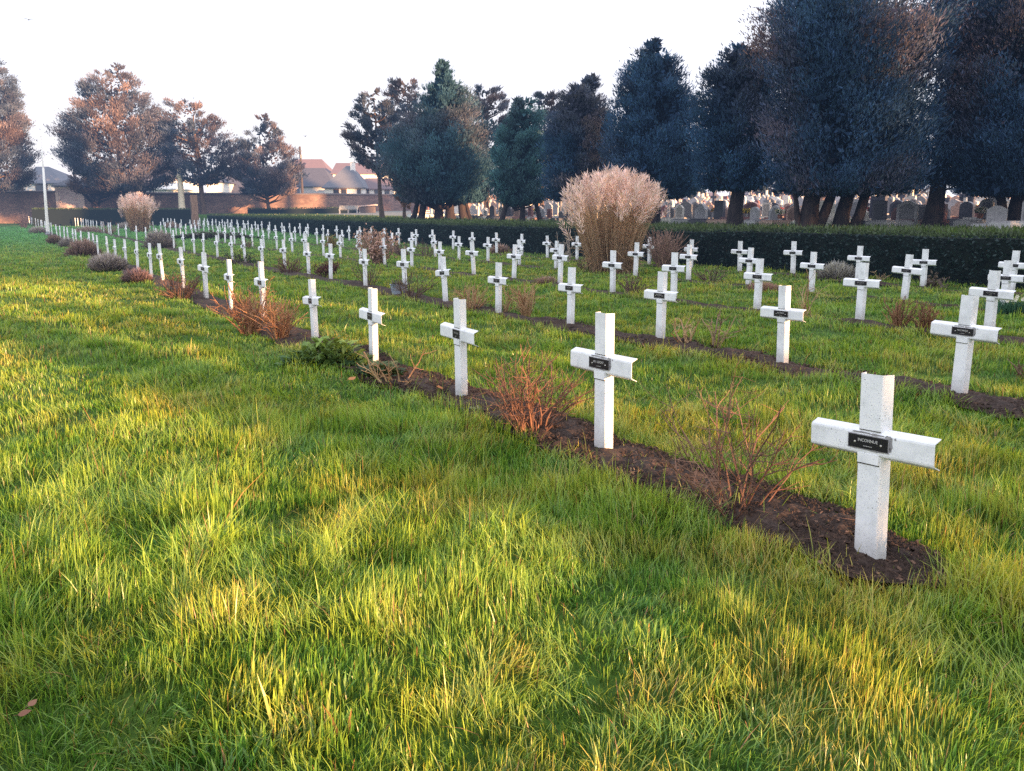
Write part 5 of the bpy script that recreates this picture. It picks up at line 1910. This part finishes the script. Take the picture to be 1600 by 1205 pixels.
# ------------------------------------------------------------------ litter, birds
m_ = MB()
for k, cnt, tmax in ((0, 2400, 14), (1, 1100, 20)):
    t = BED[k][2] + (tmax - BED[k][2]) * rng.random(cnt) ** 1.3
    a, b = bed_edges(k, t)
    o = ROWS[k] + a + (b - a) * rng.random(cnt)
    x, y = U[0] * t + N[0] * o, U[1] * t + N[1] * o
    P_ = np.stack([x, y, T(x, y) + .045 + .012 * rng.random(cnt)], -1)
    an = rng.random(cnt) * 6.28
    D_ = unit(np.stack([np.cos(an), np.sin(an), rng.normal(0, .2, cnt)], -1))
    tw = rng.random(cnt) < .55
    L = np.where(tw, rng.uniform(.04, .14, cnt), rng.uniform(.02, .045, cnt))
    Wd_ = np.where(tw, .004, L * .55)
    C_ = np.where(tw[:, None], np.array([.24, .14, .10]), np.array([.20, .12, .085])) * rng.uniform(.5, 1.5, (cnt, 1))
    m_.kites(P_, D_, unit(np.cross(D_, np.array([0, 0, 1.0])) + rng.normal(0, .3, (cnt, 3))), L, Wd_, C_)
tag(m_.build('bed_litter', M['straw']), 'dry twigs and dead leaves scattered on the bed soil', 'litter', kind='stuff')


def fallen_leaf(px, py, size, label, c_, rz):
    P = gp(px, py)
    m_ = MB()
    k = 9
    s = np.linspace(0, 1, k)
    w_ = np.sin(s ** .8 * math.pi) * .34
    cz = .18 * (s - .5) ** 2
    L_ = np.stack([s, -w_, cz + .10 * w_], -1)
    Rr = np.stack([s, w_, cz + .12 * w_], -1)
    Cc = np.stack([s, 0 * s, cz], -1)
    v = np.concatenate([L_, Cc, Rr]) * size
    i = np.arange(k - 1)
    f = np.concatenate([np.stack([i, i + 1, k + i + 1, k + i], -1), np.stack([k + i, k + i + 1, 2 * k + i + 1, 2 * k + i], -1)])
    m_.add(v, f, c_)
    m_.tube(np.array([[-.3, .02, .06], [-.1, 0, .05], [0, 0, .045]]) * size, .02 * size, 4, c_)
    o = m_.build('fallen_leaf', M['leaf'], smooth=True)
    o.location = (P[0], P[1], P[2] + .075)
    o.rotation_euler = (.25, -.2, rz)
    return tag(o, label, 'leaf', 'fallen leaves on the grass')


fallen_leaf(32, 1152, .040, 'large brown fallen leaf at the bottom left corner', (.26, .12, .08), .3)
fallen_leaf(48, 1138, .034, 'smaller curled brown leaf above the bottom left one', (.30, .15, .10), 1.2)
fallen_leaf(545, 606, .09, 'orange brown fallen leaf on the lawn below the leafy clump', (.45, .22, .10), .8)
fallen_leaf(690, 621, .09, 'orange leaf lying in the soil beside the third cross', (.50, .20, .08), 2.0)
fallen_leaf(305, 690, .07, 'dark brown leaf lying in the middle of the lawn', (.10, .07, .06), 2.4)


def bird(px, py, Y, span, label, rz):
    P = at(px, py, Y)
    root = empty('bird', P, rz, label, 'bird', 'birds in the sky')
    m_ = MB()
    m_.lathe([(.0, -.5), (.05, -.42), (.11, -.2), (.12, 0), (.08, .25), (.04, .42), (.06, .55)], sides=8)
    b_ = m_.build('body', M['feather'], root, True)
    b_.rotation_euler = (math.pi / 2, 0, 0)
    b_.scale = (span * .55,) * 3
    for sx in (-1, 1):
        m_ = MB()
        s = np.linspace(0, 1, 6)
        le = np.stack([sx * s * .5, -.10 + .10 * s - .05 * np.sin(s * 3.1), .10 * np.sin(s * 2.6)], -1)
        te = np.stack([sx * s * .5, .08 + .06 * s * (1 - s), .10 * np.sin(s * 2.6)], -1)
        i = np.arange(5)
        m_.add(np.concatenate([le, te]) * span, np.stack([i, i + 1, 7 + i, 6 + i], -1))
        m_.build('wing', M['feather'], root)


bird(45, 31, 60, .55, 'dark bird flying at the top left corner of the sky', .4)
bird(477, 213, 80, .5, 'small bird flying above the utility pole', -.5)

for o in list(col.objects):
    if o.name.startswith('tmp'):
        bpy.data.objects.remove(o)
